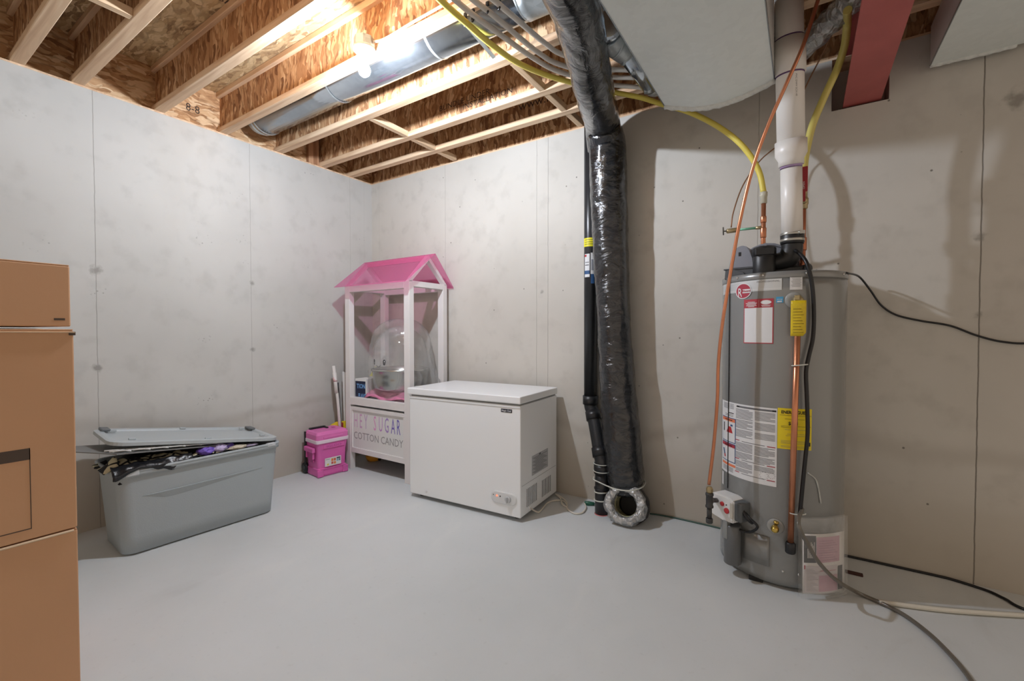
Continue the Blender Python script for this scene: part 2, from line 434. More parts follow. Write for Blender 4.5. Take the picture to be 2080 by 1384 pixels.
# ---------------------------------------------------------------- floor joists
def web_text(j, body, x, z, size, sx=1.0):
    MB().text(body, lambda a, b: (a*1.0+x, j-.0062, z+b), size, sx=sx).build('stamp', mat('faded_stamp_ink', (70,50,40), .8), joists[j], world=True)
joists = {}
JY = [(2.717,'closest full I-joist to the back wall, lettering stamped on its web'),
      (2.42,'second I-joist out from the back wall, its upper web in shade and stamped'),
      (2.03,'I-joist under the far side of the bright round duct, its web fully lit'),
      (1.61,'I-joist carrying the bare bulb and its white cable'),
      (1.217,'I-joist just left of the bulb joist, handwritten 8-8 beside its end'),
      (.82,'I-joist second from the left corner of the photo with a short block nailed to it'),
      (.577,'leftmost I-joist whose wall end shows, its block running right to the next joist'),
      (.19,'I-joist crossing the extreme top left corner of the view')]
extra = [-.22, -.62, -1.02, -1.42, -1.82, -2.22]  # unseen joists carried on behind the camera, added to block light
def make_joist(y, label):
    r = thing('floor_joist', label, 'joist', (0, y, JZ0), 0, 'engineered floor joists overhead')
    x0, x1 = XL-.05, X1
    for nm, z0, z1 in (('bottom_flange', 0, .038), ('top_flange', JD-.038, JD)):
        MB().box(x0, x1, -.029, .029, z0, z1, .003, 1).build(nm, M['flange'], r)
    MB().box(x0, x1, -.005, .005, .036, JD-.036).build('web', M['osb_web'], r)
    return r
for y, lb in JY: joists[y] = make_joist(y, lb)
for y in extra:
    r = make_joist(y, 'I-joist of the run behind the camera, out over the open basement')
# writing stamped on the webs (as far as the photo shows it)
web_text(2.717, 'www.il', -1.585, JZ0+.112, .085, 1.1)
web_text(2.42, 'BUNDLE UNDER', -1.98, JZ0+.115, .055, 1.1)
web_text(2.42, 'INSTALLATION', -1.78, JZ0+.070, .055, 1.1)
web_text(2.03, 'SP 2400', -2.75, JZ0+.15, .04, 1.2)
MB().text('VAI', lambda a, b: (-2.34+b, 1.02+a*.9, JZ1-.0015), .13).build('stamp', ink, D.objects['ceiling'])
MB().text('SHEATHING SPAN', lambda a, b: (-2.62+b*1, 1.05+a, JZ1-.0015), .06).build('stamp', mat('faded_stamp_ink', (70,50,40), .8), D.objects['ceiling'])
# blocking between the joists, in two rows, and one at the left
def block(x, ya, yb, label, group='short wood blocks between joists', z0=JZ0+.001, h=.04):
    b = MB().box(-.02, .02, 0, yb-ya, 0, h, .002, 1).build('blocking', M['block']); b.location = (x, ya, z0)
    tag(b, label, 'wood block', group); return b
for x, w in ((-2.515, 'near the wall corner'), (-1.345, 'beside the black duct')):
    for ya, yb, k in ((2.06, 2.39, 'first block'), (2.45, 2.687, 'middle block'), (2.747, 2.95, 'block at the back wall end')):
        block(x, ya, yb, f'{k} of the wood blocking row {w}')
block(-2.64, .607, .79, 'pale wood block between the two left joists at the top left corner')
u = MB().box(XL-.048, XL-.005, 2.29, 2.388, JZ0, JZ1-.002, .003, 1).build('squash_block', M['stud'])
tag(u, 'upright wood block standing on the left wall top near the corner', 'wood block')

# ---------------------------------------------------------------- bare bulb in its porcelain holder
LX, LY = -1.905, 1.523
lamp = thing('bulb_holder', 'porcelain lamp holder with lit bare bulb under the ceiling joists', 'light', (LX, LY, JZ0))
b = MB(); b.lathe([(.045,-.004),(.052,-.004),(.052,.042),(.045,.042)], seg=8, smooth=False); b.build('junction_box', M['galv'], lamp)
porc = mat('white_porcelain', (232,232,226), .25, coat=.4)
MB().lathe([(.030,-.006),(.055,-.006),(.057,-.012),(.054,-.020),(.036,-.030),(.026,-.038),(.024,-.058),(.020,-.060)], seg=28).build('porcelain_base', porc, lamp)
b = MB()
for k in (0, 1):
    a = .7+k*math.pi; b.lathe([(.004,-.0285),(.004,-.022)], (.043*math.cos(a), .043*math.sin(a), 0), 8)
b.pieces('screw', M['galv_b'], lamp)
glow = D.materials.new('lit_bulb_glass'); glow.use_nodes = True; gn = glow.node_tree; gn.nodes.clear()
e_ = gn.nodes.new('ShaderNodeEmission'); e_.inputs[0].default_value = (.87,.95,1.08,1); e_.inputs[1].default_value = BULB_POWER
gn.links.new(e_.outputs[0], gn.nodes.new('ShaderNodeOutputMaterial').inputs[0])
MB().lathe([(.0135,-.056),(.0135,-.078),(.017,-.082)], seg=16).build('bulb_collar', mat('bulb_collar', (225,228,230), .4), lamp)
MB().lathe([(.012,-.080),(.021,-.092),(.029,-.108),(.030,-.122),(.025,-.137),(.014,-.147),(.003,-.150)], seg=14).build('light_bulb', glow, lamp)
cab = mat('white_cable_sheath', (222,222,218), .45)
b = MB(); b.tube([(LX+.05,LY+.02,JZ0+.02),(LX+.11,LY+.045,JZ0+.03),(LX+.3,LY+.052,JZ0+.045),(LX+.5,LY+.052,JZ0+.05),(LX+.8,LY+.05,JZ0+.06),(LX+1.6,LY+.05,JZ0+.06)], .0065, 10, 8)
tag(b.build('electric_cable', cab), 'white cable running from the bare bulb along the side of its joist', 'cable')

# ---------------------------------------------------------------- round duct in the joist bay
r = thing('round_duct', 'bright round sheet metal duct lying between two joists beside the bulb', 'duct', (-3.42, 1.815, 2.81))
MB().tube([(0,0,0),(2.35,0,.0)], .118, 40).build('pipe', M['galv_b'], r)
b = MB()
for x in (.03, .9, 1.75, 2.3): b.tube([(x-.008,0,0),(x,0,0),(x+.008,0,0)], [.119,.1225,.119], 40, cap=False)
b.pieces('joint_ring', M['galv'], r)
MB().tube([(-.09,0,.0),(-.03,0,.0),(.0,0,0)], [.09,.112,.118], 40).build('end_cap', M['galv'], r)
b = MB(); b.tube([(2.30,0,0),(2.46,.02,0),(2.60,.13,-.01),(2.70,.28,-.02)], .121, 32, 5, mod=lambda i,a,p: 1+.01*(i % 5 == 0)); b.build('elbow', M['galv'], r)
# ---------------------------------------------------------------- water tubes under the joists with their clips
px_w = mat('white_water_tube', (214,206,194), .45); px_y = mat('yellow_gas_tube', (234,214,98), .4); px_yd = mat('yellow_translucent_hose', (214,200,112), .3, spec=.6)
t = thing('gas_tube', 'long yellow tube crossing under the joists and curving down to the heater inlet', 'tube', (-1.301, 1.81, 2.62))
b = MB(); b.tube([(-1.29, 1.217, 2.62),(-1.31, 1.445, 2.62),(-1.308, 1.609, 2.62),(-1.301, 1.81, 2.62),(-1.269, 2.035, 2.625),(-1.166, 2.274, 2.63),(-0.973, 2.554, 2.63),(-0.837, 2.688, 2.615),(-0.715, 2.72, 2.554),(-0.56, 2.71, 2.462),(-0.426, 2.69, 2.353),(-0.313, 2.68, 2.237),(-0.243, 2.69, 2.136),(-0.201, 2.7, 2.04),(-0.182, 2.704, 1.937)], .0145, 14, 8)
b.build('hose', px_y, t, world=True)
for k, (pts, lb) in enumerate((
  ([(-1.269, 1.301, 2.63),(-1.266, 1.49, 2.63),(-1.256, 1.615, 2.63),(-1.224, 1.826, 2.63),(-1.19, 2.03, 2.63),(-1.137, 2.218, 2.635),(-0.965, 2.47, 2.635),(-0.849, 2.583, 2.635),(-0.746, 2.675, 2.635),(-0.576, 2.785, 2.64)], 'white water tube next to the yellow one under the joists'),
  ([(-1.225, 1.338, 2.635),(-1.205, 1.539, 2.635),(-1.188, 1.653, 2.635),(-1.172, 1.834, 2.635),(-1.15, 2.012, 2.635),(-1.11, 2.164, 2.64),(-0.94, 2.407, 2.64),(-0.822, 2.502, 2.64),(-0.697, 2.596, 2.64),(-0.557, 2.688, 2.64)], 'middle one of the three white water tubes under the joists'),
  ([(-1.164, 1.385, 2.64),(-1.136, 1.592, 2.64),(-1.121, 1.713, 2.64),(-1.105, 1.862, 2.64),(-1.088, 1.978, 2.64),(-1.066, 2.096, 2.645),(-0.93, 2.33, 2.645),(-0.835, 2.414, 2.645),(-0.7, 2.507, 2.645),(-0.54, 2.607, 2.645)], 'white water tube farthest from the yellow one, nearest the plenum'))):
    tag(MB().tube(pts, .0125, 12, 6).build('water_tube', px_w), lb, 'tube', 'white water tubes under the joists')
blk = mat('black_plastic', (24,24,26), .4)
strap = tag(MB().prism([(-1.346, 1.601, 2.65),(-1.327, 1.606, 2.65),(-1.372, 1.94, 2.652),(-1.395, 1.945, 2.652)], (0,0,.003)).build('metal_strap', M['galv']), 'thin perforated metal strap hanging by the yellow tube', 'strap')
for p, lb in (((-1.315, 1.618, 2.65),'black tube clip on the yellow tube'),((-1.27, 1.618, 2.655),'black tube clip on the first white tube'),((-1.189, 1.618, 2.66),'black tube clip on the middle white tube'),((-1.132, 1.627, 2.66),'black tube clip on the last white tube')):
    b = MB(); o = Vector(p); q = [o+Vector((.018*math.cos(a)*.84, .018*math.cos(a)*-.54, .018*math.sin(a)-.02)) for a in [math.radians(60+i*30) for i in range(9)]]
    b.tube(q, .0045, 8); b.box(o.x-.006, o.x+.006, o.y-.006, o.y+.006, o.z-.006, JZ0+.001)
    tag(b.build('tube_clip', blk), lb, 'clip', 'black clips holding the tubes')
# ---------------------------------------------------------------- main trunk duct
TX0, TX1, TY, TZ = -.617, -.125, 2.385, 2.38
tr = thing('trunk_duct', 'big flat sheet metal trunk duct overhead with sealed sagging end edge', 'duct', (TX0, TY, TZ))
def sag(a, b_): return -.055*math.sin(math.pi*min(1, max(0, a)))*max(0, 1-b_*4.0)
W_ = TX1-TX0; Lh = 3.2
def bot(a, b_): return (W_*a, -Lh*b_+.035*a, sag(a, b_))
b = MB(); b.grid(bot, 16, 40, smooth=True)
b.quad([(0,0,0),(0,0,.275),(0,-Lh,.275),(0,-Lh,0)]).quad([(W_,.035,0),(W_,.035,.275),(W_,-Lh,.275),(W_,-Lh,0)])
b.quad([(0,0,.275),(W_,.035,.275),(W_,-Lh,.275),(0,-Lh,.275)])
b.build('sheet', M['galv_m'], tr, normals=True)
b = MB()
b.loft([[(W_*i/16, .035*i/16, sag(i/16, 0)) for i in range(17)]+[(W_,.035,.275),(0,0,.275)], [(W_*i/16, .012+.035*i/16, sag(i/16, 0)) for i in range(17)]+[(W_,.047,.275),(0,.012,.275)]], smooth=False)
b.build('end_cap', M['galv_m'], tr)
seal = mat('white_duct_sealant', (214,216,212), .7, bump=.9, bscale=60, var=.08, vscale=40)
b = MB(); pts = [(W_*i/40, .012+.035*i/40, sag(i/40, 0)) for i in range(41)]
b.tube(pts, .015, 8, mod=lambda i,a,p: 1+.5*nz((i*.5,a,1.3))); b.build('sealant', seal, tr)
b = MB(); b.tube([(0,-Lh,0),(0,0,0)], .003, 6).tube([(W_,-Lh,0),(W_,.03,0)], .003, 6).pieces('folded_seam', M['galv_b'], tr)
# small round duct hugging the trunk's left side
r = thing('branch_duct', 'narrow jointed round metal duct running along the left side of the trunk duct', 'duct', (-.70, 2.2, 2.56))
b = MB(); b.tube([(-.030,-.31,0),(-.05,-.25,0)], .060, 28).build('elbow_collar', M['galv_b'], r)
b = MB(); b.tube([(-.05,-.26,.0),(-.045,-.17,-.0),(-.035,-.08,0)], [.060,.066,.056], 24, 4); b.build('elbow', M['galv'], r)
MB().tube([(-.035,-.10,0),(-.02,.30,0)], .044, 24).build('pipe', M['galv_b'], r)
b = MB()
for y, R_ in ((-.25,.064),(-.17,.0685),(-.08,.059),(.05,.0465),(.27,.0465)): b.tube([(-.045+.0*y,y-.004,0),(-.045+.07*(y+.25),y+.004,0)], R_, 24)
b.pieces('joint_ring', M['galv'], r)
MB().tube([(-.02,.29,0),(-.01,.36,.01),(.04,.42,.04)], [.044,.040,.03], 20, 4).build('boot', M['foil'], r)

# ---------------------------------------------------------------- insulated flexible duct
def crink(s):
    def f(i, a, p): return 1+.055*nz((p.x*9+math.cos(a)*1.6+s, p.y*9+math.sin(a)*1.6, p.z*11))+.028*nz((p.x*30+math.cos(a)*4, p.y*30+math.sin(a)*4, p.z*24))
    return f
fd = thing('insulated_duct', 'thick insulated flexible duct in shiny black plastic hanging down to the floor', 'duct', (-.95, 2.8, 0))
low = [(-1.081, 2.72, 2.499),(-1.084, 2.79, 2.406),(-1.08, 2.81, 2.091),(-1.065, 2.82, 1.704),(-1.039, 2.82, 1.184),(-1.003, 2.81, 0.733),(-0.975, 2.8, 0.48),(-0.951, 2.79, 0.278),(-0.944, 2.79, 0.167)]
def dense(pts, step=.02, n=8):
    q = catmull(pts, n); out = [q[0]]
    for a, c in zip(q, q[1:]):
        k = max(1, int((c-a).length/step))
        out += [a.lerp(c, i/k) for i in range(1, k+1)]
    return out
dl = dense(low)
def rlow(i):
    t = i/(len(dl)-1); return .114+.006*math.sin(t*9)-(.018*max(0, (t-.93)/.07) if t > .93 else 0)-(.012*max(0, (.03-t)/.03))
b = MB(); b.tube(dl, [rlow(i) for i in range(len(dl))], 40, mod=crink(0)); b.build('jacket', M['jacket'], fd, world=True)
up_ = dense([(-1.102, 2.8, 2.413),(-1.078, 2.68, 2.536),(-0.94, 2.24, 2.47),(-0.872, 1.986, 2.5),(-0.814, 1.786, 2.505),(-0.767, 1.613, 2.505),(-.742,1.30,2.51),(-.742,.8,2.51)])
b = MB(); b.tube(up_, [.100+.012*max(0, 1-i/25) for i in range(len(up_))], 40, mod=crink(5)); b.build('jacket', M['jacket'], fd, world=True)
# dark wrinkled foot and the foil mouth that faces into the room
fc = Vector((-.925, 2.765, .098)); ax = Vector((.10,-.90,.30)).normalized()
rt = ax.cross(Vector((0,0,1))).normalized(); upv = rt.cross(ax)
def ring(rad, off, wr, n=44, s=0): return [fc+ax*off+(rt*math.cos(2*math.pi*k/n)+upv*math.sin(2*math.pi*k/n))*rad*(1+wr*nz((math.cos(2*math.pi*k/n)*3+s, math.sin(2*math.pi*k/n)*3, off*30))) for k in range(n)]
def flr(rr, z0=.004): return [[Vector((p.x, min(p.y, YB-.005), max(z0, p.z))) for p in q] for q in rr]
b = MB(); b.loft(flr([ring(.09,-.15,.05), ring(.125,-.08,.06), ring(.134,-.02,.06), ring(.130,.03,.08), ring(.118,.055,.08)], .003), cap1=False); b.build('dark_foot', mat('dark_wrinkled_plastic', (38,38,40), .35, bump=.8, bscale=40), fd, world=True)
b = MB(); b.loft(flr([ring(.122,.045,.08), ring(.128,.075,.16,s=2), ring(.118,.105,.22,s=3), ring(.098,.112,.25,s=4), ring(.082,.110,.22,s=5), ring(.074,.098,.16,s=6), ring(.072,.06,.04), ring(.070,-.0,.03)], .006), cap0=False, cap1=False); b.build('foil_mouth', M['foil'], fd, world=True, solid=.002)
b = MB()
for k in range(6): b.tube([tuple(p) for p in ring(.0715, .05-.022*k, .02, 30)], .0035, 6, closed=True)
b.pieces('wire_coil', mat('dull_yellow_wire', (150,146,110), .4, .4), fd, world=True)
MB().lathe([(.0705,-.11),(.0705,.02)], fc, 30, ax, cap=False).lathe([(.070,-.11),(.001,-.111)], fc, 30, ax).build('dark_lining', mat('dark_duct_lining', (48,48,46), .6), fd, world=True)
zt = mat('zip_tie', (205,206,196), .4)
# ---------------------------------------------------------------- black drain pipe
ab = mat('black_drain_pipe', (38,40,43), .32, var=.12, vscale=6); abj = mat('black_pipe_fitting', (30,31,34), .38)
dp = thing('vent_pipe', 'black plastic pipe rising from the floor beside the insulated duct, with offset bend', 'pipe', (-1.089, 2.76, 0.016))
up0 = (-1.249, 2.902, JZ1-.02); p1 = (-1.242, 2.902, .725); p2 = (-1.21, 2.88, .62); p3 = (-1.125, 2.79, .40); p4 = (-1.100, 2.765, .30); p5 = (-1.100, 2.765, .0)
b = MB(); b.tube([up0, p1], .0445, 24).tube([p1,(-1.238,2.898,.68),p2,p3,(-1.105,2.77,.35),p4], .0448, 24, 5).tube([p4,p5], .0448, 24); b.build('pipe', ab, dp, world=True)
b = MB()
for q, v, h in ((p1,(0,0,1),.06),(p4,(0,0,1),.06)):
    b.lathe([(.046,-h/2),(.0525,-h/2),(.0525,h/2),(.046,h/2)], q, 28, v)
d_ = Vector(p3)-Vector(p2)
b.lathe([(.046,-.03),(.0525,-.03),(.0525,.03),(.046,.03)], p2, 28, d_).lathe([(.046,-.03),(.0525,-.03),(.0525,.03),(.046,.03)], p3, 28, d_).lathe([(.046,-.004),(.0505,-.004),(.0505,.004),(.046,.004)], (-1.100,2.765,.17), 28)
b.pieces('coupling', abj, dp, world=True)
def wrap(cx, cy, rad, toward=(1.237,-2.88)):
    t = Vector((toward[0], toward[1], 0)).normalized(); s_ = Vector((-t.y, t.x, 0))
    return lambda u, v: (cx+(t.x*math.cos(u/rad)+s_.x*math.sin(u/rad))*rad, cy+(t.y*math.cos(u/rad)+s_.y*math.sin(u/rad))*rad, v)
fpp = wrap(-1.246, 2.902, .0456)
b = MB(); b.patch(fpp, -.06, .06, 1.79, 1.85, 12, mat('yellow_label', (232,222,40), .45))
dk = mat('label_print', (40,40,44), .6)
for z in (1.835,1.82,1.805): b.patch(wrap(-1.246,2.902,.046), -.045, .045, z, z+.003, 8, dk)
b.build('yellow_label', None, dp, world=True)
wl = mat('white_label', (222,224,226), .45); bl = mat('label_blue', (44,84,132), .5); rd = mat('label_red', (186,48,52), .5)
b = MB(); b.patch(fpp, -.045, -.005, 1.58, 1.74, 6, wl).patch(wrap(-1.246,2.902,.046), -.045, -.005, 1.60, 1.625, 6, bl).patch(wrap(-1.246,2.902,.046), -.045, -.028, 1.72, 1.735, 4, rd).patch(wrap(-1.246,2.902,.0462), -.04, -.01, 1.66, 1.665, 4, dk).patch(wrap(-1.246,2.902,.0462), -.04, -.01, 1.68, 1.684, 4, dk)
b.build('white_label', None, dp, world=True)
b = MB(); b.patch(wrap(-1.246,2.902,.050), .002, .03, 1.60, 1.745, 5, wl).patch(wrap(-1.246,2.902,.0505), .006, .026, 1.625, 1.70, 5, mat('clear_window', (150,154,162), .15)).patch(wrap(-1.246,2.902,.051), .004, .028, 1.535, 1.60, 5, bl)
b.build('test_gauge', None, dp, world=True)
def tie_ring(cx, cy, z, rad, tilt=0, n=30): return [(cx+rad*math.cos(2*math.pi*k/n), cy+rad*math.sin(2*math.pi*k/n), z+tilt*math.cos(2*math.pi*k/n)) for k in range(n)]
b = MB()
for z in (.335, .285): b.tube(tie_ring(-1.10,2.765,z,.0535), .003, 6, closed=True)
for z in (.15, .095, ): b.tube(tie_ring(-1.10,2.765,z,.0475,.004), .0045, 6, closed=True)
b.pieces('zip_tie', zt, dp, world=True)
zz = [(-1.155,2.76,.235),(-1.138,2.72,.232),(-1.10,2.705,.228),(-1.03,2.675,.224),(-.96,2.655,.222),(-.89,2.665,.224),(-.845,2.71,.228),(-.828,2.78,.232),(-.85,2.87,.235),(-.95,2.925,.238),(-1.07,2.90,.238),(-1.13,2.82,.236)]
tag(MB().tube(zz, .0042, 8, 5).build('zip_tie', zt), 'long white zip tie strapping the insulated duct to the black pipe', 'zip tie')
MB().lathe([(.0447,0),(.048,.0),(.0465,.003),(.0447,.004)], (-1.10,2.765,0), 28).build('red_primer_trace', mat('pink_primer', (200,110,110), .6), dp, world=True)

# ---------------------------------------------------------------- steel beam in its pocket
st = thing('steel_beam', 'red painted steel beam resting in a pocket of the back wall', 'beam', (.243, YB+.12, PZ+.012))
redp = mat('red_oxide_paint', (178,92,88), .55, var=.10, vscale=5, bump=.1, bscale=90)
b = MB(); b.box(-.079,.079,-5.0,0,0,.016).box(-.004,.004,-5.0,0,.014,.262).box(-.079,.079,-5.0,0,.262,.278); b.build('profile', redp, st)
sh = tag(MB().box(.150,.335,YB+.02,YB+.15,PZ+.0005,PZ+.0115).build('shim_plate', mat('dark_shim_steel', (60,48,44), .6)), 'thin dark shim plate under the red beam in its wall pocket', 'plate')
# ---------------------------------------------------------------- second duct at the right
r2 = thing('side_duct', 'grey sheet metal duct overhead to the right of the red beam', 'duct', (.495, 2.90, 2.478))
b = MB(); b.box(0,.42,-4.0,0,0,.185).build('sheet', M['galv_m'], r2)
b = MB(); b.tube([(.0,.004,0),(.1,.004,0),(.2,.004,-.002),(.285,.004,0)], .010, 8, 6, mod=lambda i,a,p: 1+.5*nz((i*.7,a,3.3))); b.build('sealant', seal, r2)
MB().tube([(0,-4,0),(0,0,0)], .003, 6).build('folded_seam', M['galv_b'], r2)
# silver flexible duct near the white pipe
sf = thing('foil_flex_duct', 'short ribbed silver foil duct above the water heater', 'duct', (0.085, 2.521, 2.62))
pts = dense([(-0.043, 2.669, 2.6),(0.021, 2.604, 2.61),(0.086, 2.539, 2.63),(0.152, 2.452, 2.64),(0.227, 2.296, 2.64)], .006)
b = MB(); b.tube(pts, .055, 26, mod=lambda i,a,p: 1+.07*math.sin(i*.75+.5*nz((a,i*.1,0)))+.03*nz((i*.3,a*2,4))); b.build('ribbed_sleeve', M['foil'], sf, world=True)

# ---------------------------------------------------------------- water heater
HC = (-.0953, 2.673); HR = .272; HT = 1.485
wh = thing('water_heater', 'tall grey gas water heater standing against the back wall', 'water heater', (HC[0], HC[1], 0), math.radians(2.03))
def hf(off=0.0, rad=HR):
    R = rad+off
    return lambda u, v: (R*math.sin(u/.274), -R*math.cos(u/.274), v)
grey = mat('heater_grey_enamel', (138,139,137), .27, metal=.15, coat=.35, var=.02, vscale=2); grey2 = mat('heater_dark_grey', (96,98,100), .4); dgrey = mat('blower_grey_plastic', (140,143,152), .45); blkp = mat('blower_black_plastic', (30,30,31), .42)
MB().lathe([(HR-.02,.02),(HR,.022),(HR,.05),(HR,1.40),(HR,1.452)], seg=72).build('jacket', grey, wh)
MB().lathe([(HR+.001,1.452),(HR+.003,1.456),(HR+.003,HT-.003),(HR-.004,HT),(HR-.03,HT-.012),(.02,HT-.014)], seg=72).build('top_rim', grey, wh)
MB().lathe([(HR-.02,.020),(HR-.005,.018),(HR-.03,.002),(HR-.04,.0)], seg=48).build('base_ring', grey2, wh)
b = MB()
for u, v in ((.085,.085),(-.13,.012),(-.1,.10),(.02,.088)): b.lathe([(.006,0),(.005,.003),(.001,.004)], hf(0)(u, v+.0), 8, (math.sin(u/.274), -math.cos(u/.274), 0)) if v > .05 else None
for u in (-.205,-.075,.10,.3): b.lathe([(.006,0),(.005,.003),(.001,.004)], hf(.003)(u, 1.47), 10, (math.sin(u/.274), -math.cos(u/.274), 0))
b.pieces('screw', mat('bright_screw', (215,215,210), .25, .8), wh)
MB().box(-.12,-.06,-.255,-.16,0,.02,.004).box(.1,.16,-.2,-.14,0,.02,.004).box(-.03,.03,.16,.22,0,.02,.004).pieces('foot', mat('rubber_black', (28,28,28), .7), wh)
# maker's band, logo and stickers
silver = mat('silver_band', (205,208,208), .35, .35); white = mat('sticker_white', (226,226,226), .45); logor = mat('logo_red', (172,52,70), .4); redh = mat('warranty_red', (178,58,70), .45)
prt = mat('grey_print', (120,120,122), .6); yel = mat('energy_yellow', (236,214,30), .45); orange = mat('warning_orange', (232,130,90), .5); lblue = mat('energy_blue', (70,160,206), .4); hatch = mat('hatch_black', (20,20,22), .6)
b = MB(); f = hf(.0012); b.patch(f, -.36, .002, 1.397, 1.451, 24, silver)
f2 = hf(.0018)
for z in (1.405, 1.443): b.patch(f2, -.355, 0, z, z+.002, 24, white)
b.text('PROFESSIONAL', lambda x, y: hf(.002)(x-.055, 1.437+y*1), .011, prt, 'CENTER', 1.3)
b.build('brand_band', None, wh)
lu, lz = -.171, 1.403
def disc(f, u, v, ru, rv, n=28, m_=None, bb=None):
    vs = [bb.bm.verts.new(Vector(f(u+ru*math.cos(2*math.pi*k/n), v+rv*math.sin(2*math.pi*k/n)))) for k in range(n)]; c = bb.bm.verts.new(Vector(f(u, v)))
    for k in range(n): bb.bm.faces.new((c, vs[k], vs[(k+1) % n])).material_index = bb._mi(m_)
b = MB(); disc(hf(.0030), lu, lz, .044, .038, m_=white, bb=b); disc(hf(.0036), lu, lz, .0395, .034, m_=logor, bb=b)
b.text('R', lambda x, y: hf(.0044)(lu-.017+x, lz-.027+y*1.15), .052, white, 'CENTER', .8, .0004); b.patch(hf(.0042), lu-.002, lu+.038, lz-.011, lz+.008, 4, white)
b.text('Rheem', lambda x, y: hf(.005)(lu+.018+x, lz-.006+y), .0155, logor, 'CENTER', .95, .0003); b.build('round_logo', None, wh)
b = MB(); f = hf(.0015); b.patch(f, -.166, -.030, 1.148, 1.36, 10, redh).patch(hf(.002), -.162, -.034, 1.152, 1.318, 10, white)
f3 = hf(.0026)
for k, w in enumerate((.035,.055,.045,.05,.03)): b.patch(f3, -.128-w/2, -.128+w/2, 1.345-.0055*k, 1.3475-.0055*k, 4, white)
disc(f3, -.062, 1.343, .023, .010, 20, white, b)
for k, w in enumerate((.04,.036)): b.patch(f3, -.062-w/2, -.062+w/2, 1.328-.005*k, 1.330-.005*k, 4, white)
b.patch(f3, -.093, -.0922, 1.322, 1.355, 1, white); b.build('warranty_label', None, wh)
b = MB(); b.patch(hf(.0015), -.0205, .0085, 1.338, 1.366, 4, lblue); b.patch(hf(.002), -.016, .003, 1.341, 1.347, 3, white); b.text('energy', lambda x, y: hf(.0022)(-.006+x, 1.352+y), .009, white, 'CENTER', .9); b.build('blue_sticker', None, wh)
b = MB(); b.patch(hf(.0015), .033, .083, 1.396, 1.464, 5, white)
for k in range(8): b.patch(hf(.002), .038+.003*(k % 3), .078-.003*(k % 2), 1.452-.006*k, 1.4535-.006*k, 4, prt)
b.build('small_sticker', None, wh)
# big instruction label
UL0, UL1, ZL0, ZL1 = -.345, -.010, .478, .846
b = MB(); b.patch(hf(.0015), UL0, UL1, ZL0, ZL1, 28, white); fp = hf(.0021)
colx = -.215
random.seed(3)
def para(u0, u1, z_top, n, dz=.0062, m_=prt):
    for k in range(n): b.patch(fp, u0, u1-(random.random()*.35*(u1-u0) if random.random() < .3 else 0), z_top-dz*k, z_top-dz*k+.0028, 5, m_)
b.patch(hf(.0024), colx+.012, UL1-.004, .829, .837, 8, hatch); b.patch(hf(.0027), colx+.03, UL1-.02, .8305, .8355, 8, prt)
for (zt_, n) in ((.818,8),(.765,7),(.716,6)): para(colx+.008, -.115, zt_, n); para(-.105, UL1-.008, zt_, n-1)
for (zt_, n) in ((.652,7),(.604,5)): para(colx+.010, -.115, zt_, n); para(-.105, UL1-.008, zt_-.002, n)
for (zt_, n) in ((.560,5),(.525,3)): para(colx+.010, -.115, zt_, n)
para(-.105, UL1-.008, .558, 4)
for z in (.664,.572,.505): b.patch(hf(.0024), colx+.006, colx+.032, z, z+.004, 3, logor).patch(hf(.0024), UL1-.04, UL1-.006, z-.004, z, 3, logor).patch(fp, colx+.045, UL1-.05, z-.002, z+.001, 5, prt)
for (u, z, r_) in ((-.062,.522,.017),(-.030,.527,.013)):
    for k in range(10):
        a = 2*math.pi*k/10; b.patch(fp, u+r_*math.cos(a)-.002, u+r_*math.cos(a)+.002, z+r_*math.sin(a)-.001, z+r_*math.sin(a)+.001, 1, prt)
para(UL0+.03, -.255, .835, 5, .006); para(-.25, -.222, .835, 4, .007)
b.patch(hf(.0024), -.262, -.222, .789, .793, 3, hatch); para(UL0+.05, -.225, .781, 2, .007)
for (za, zb, hc) in ((.640,.766,orange),(.540,.636,redh)):
    b.patch(hf(.0022), UL0+.014, -.207, za, zb, 8, bl).patch(hf(.0026), UL0+.018, -.2115, za+.004, zb-.004, 8, white).patch(hf(.003), UL0+.018, -.2115, zb-.020, zb-.004, 8, hc)
    b.patch(hf(.0033), UL0+.05, -.23, zb-.014, zb-.010, 4, hatch)
b.patch(hf(.003), UL0+.034, UL0+.044, .690, .735, 2, hatch)
for k in range(7): b.patch(hf(.0031), -.278+.004*k*.6, -.228-.004*k*.5, .689+.0045*k, .6935+.0045*k, 3, rd)
b.patch(hf(.0033), -.245,-.228,.724,.733,2,bl); para(-.29,-.222,.678,5,.0055); para(-.28,-.222,.612,11,.0058)
for k in range(6): b.patch(hf(.0031), UL0+.030+.003*k, UL0+.044+.003*k, .592-.007*k, .599-.007*k, 2, rd if k > 3 else bl)
b.patch(hf(.0024), UL0+.02, -.207, .519, .531, 6, orange); para(UL0+.03, -.222, .510, 4, .006)
b.build('instruction_label', None, wh)
b = MB(); b.patch(hf(.0013), -.0085, .130, .662, .851, 12, yel)
b.text('ENERGYGUIDE', lambda x, y: hf(.0022)(.0615+x, .826+y), .0205, hatch, 'CENTER', .82, .0006)
b.text('$371', lambda x, y: hf(.0022)(.055+x, .775+y), .021, hatch, 'CENTER', 1.0, .0004)
fe = hf(.0019)
for (u0, u1, z) in ((.0,.128,.818),(.02,.1,.801),(.005,.125,.768),(.005,.06,.762),(.02,.11,.752),(.03,.12,.732),(.025,.12,.724),(.005,.12,.700),(.005,.12,.694),(.005,.12,.688),(.005,.125,.676),(.005,.125,.670)): b.patch(fe, u0, u1, z, z+.0012, 8, prt if z < .76 else hatch)
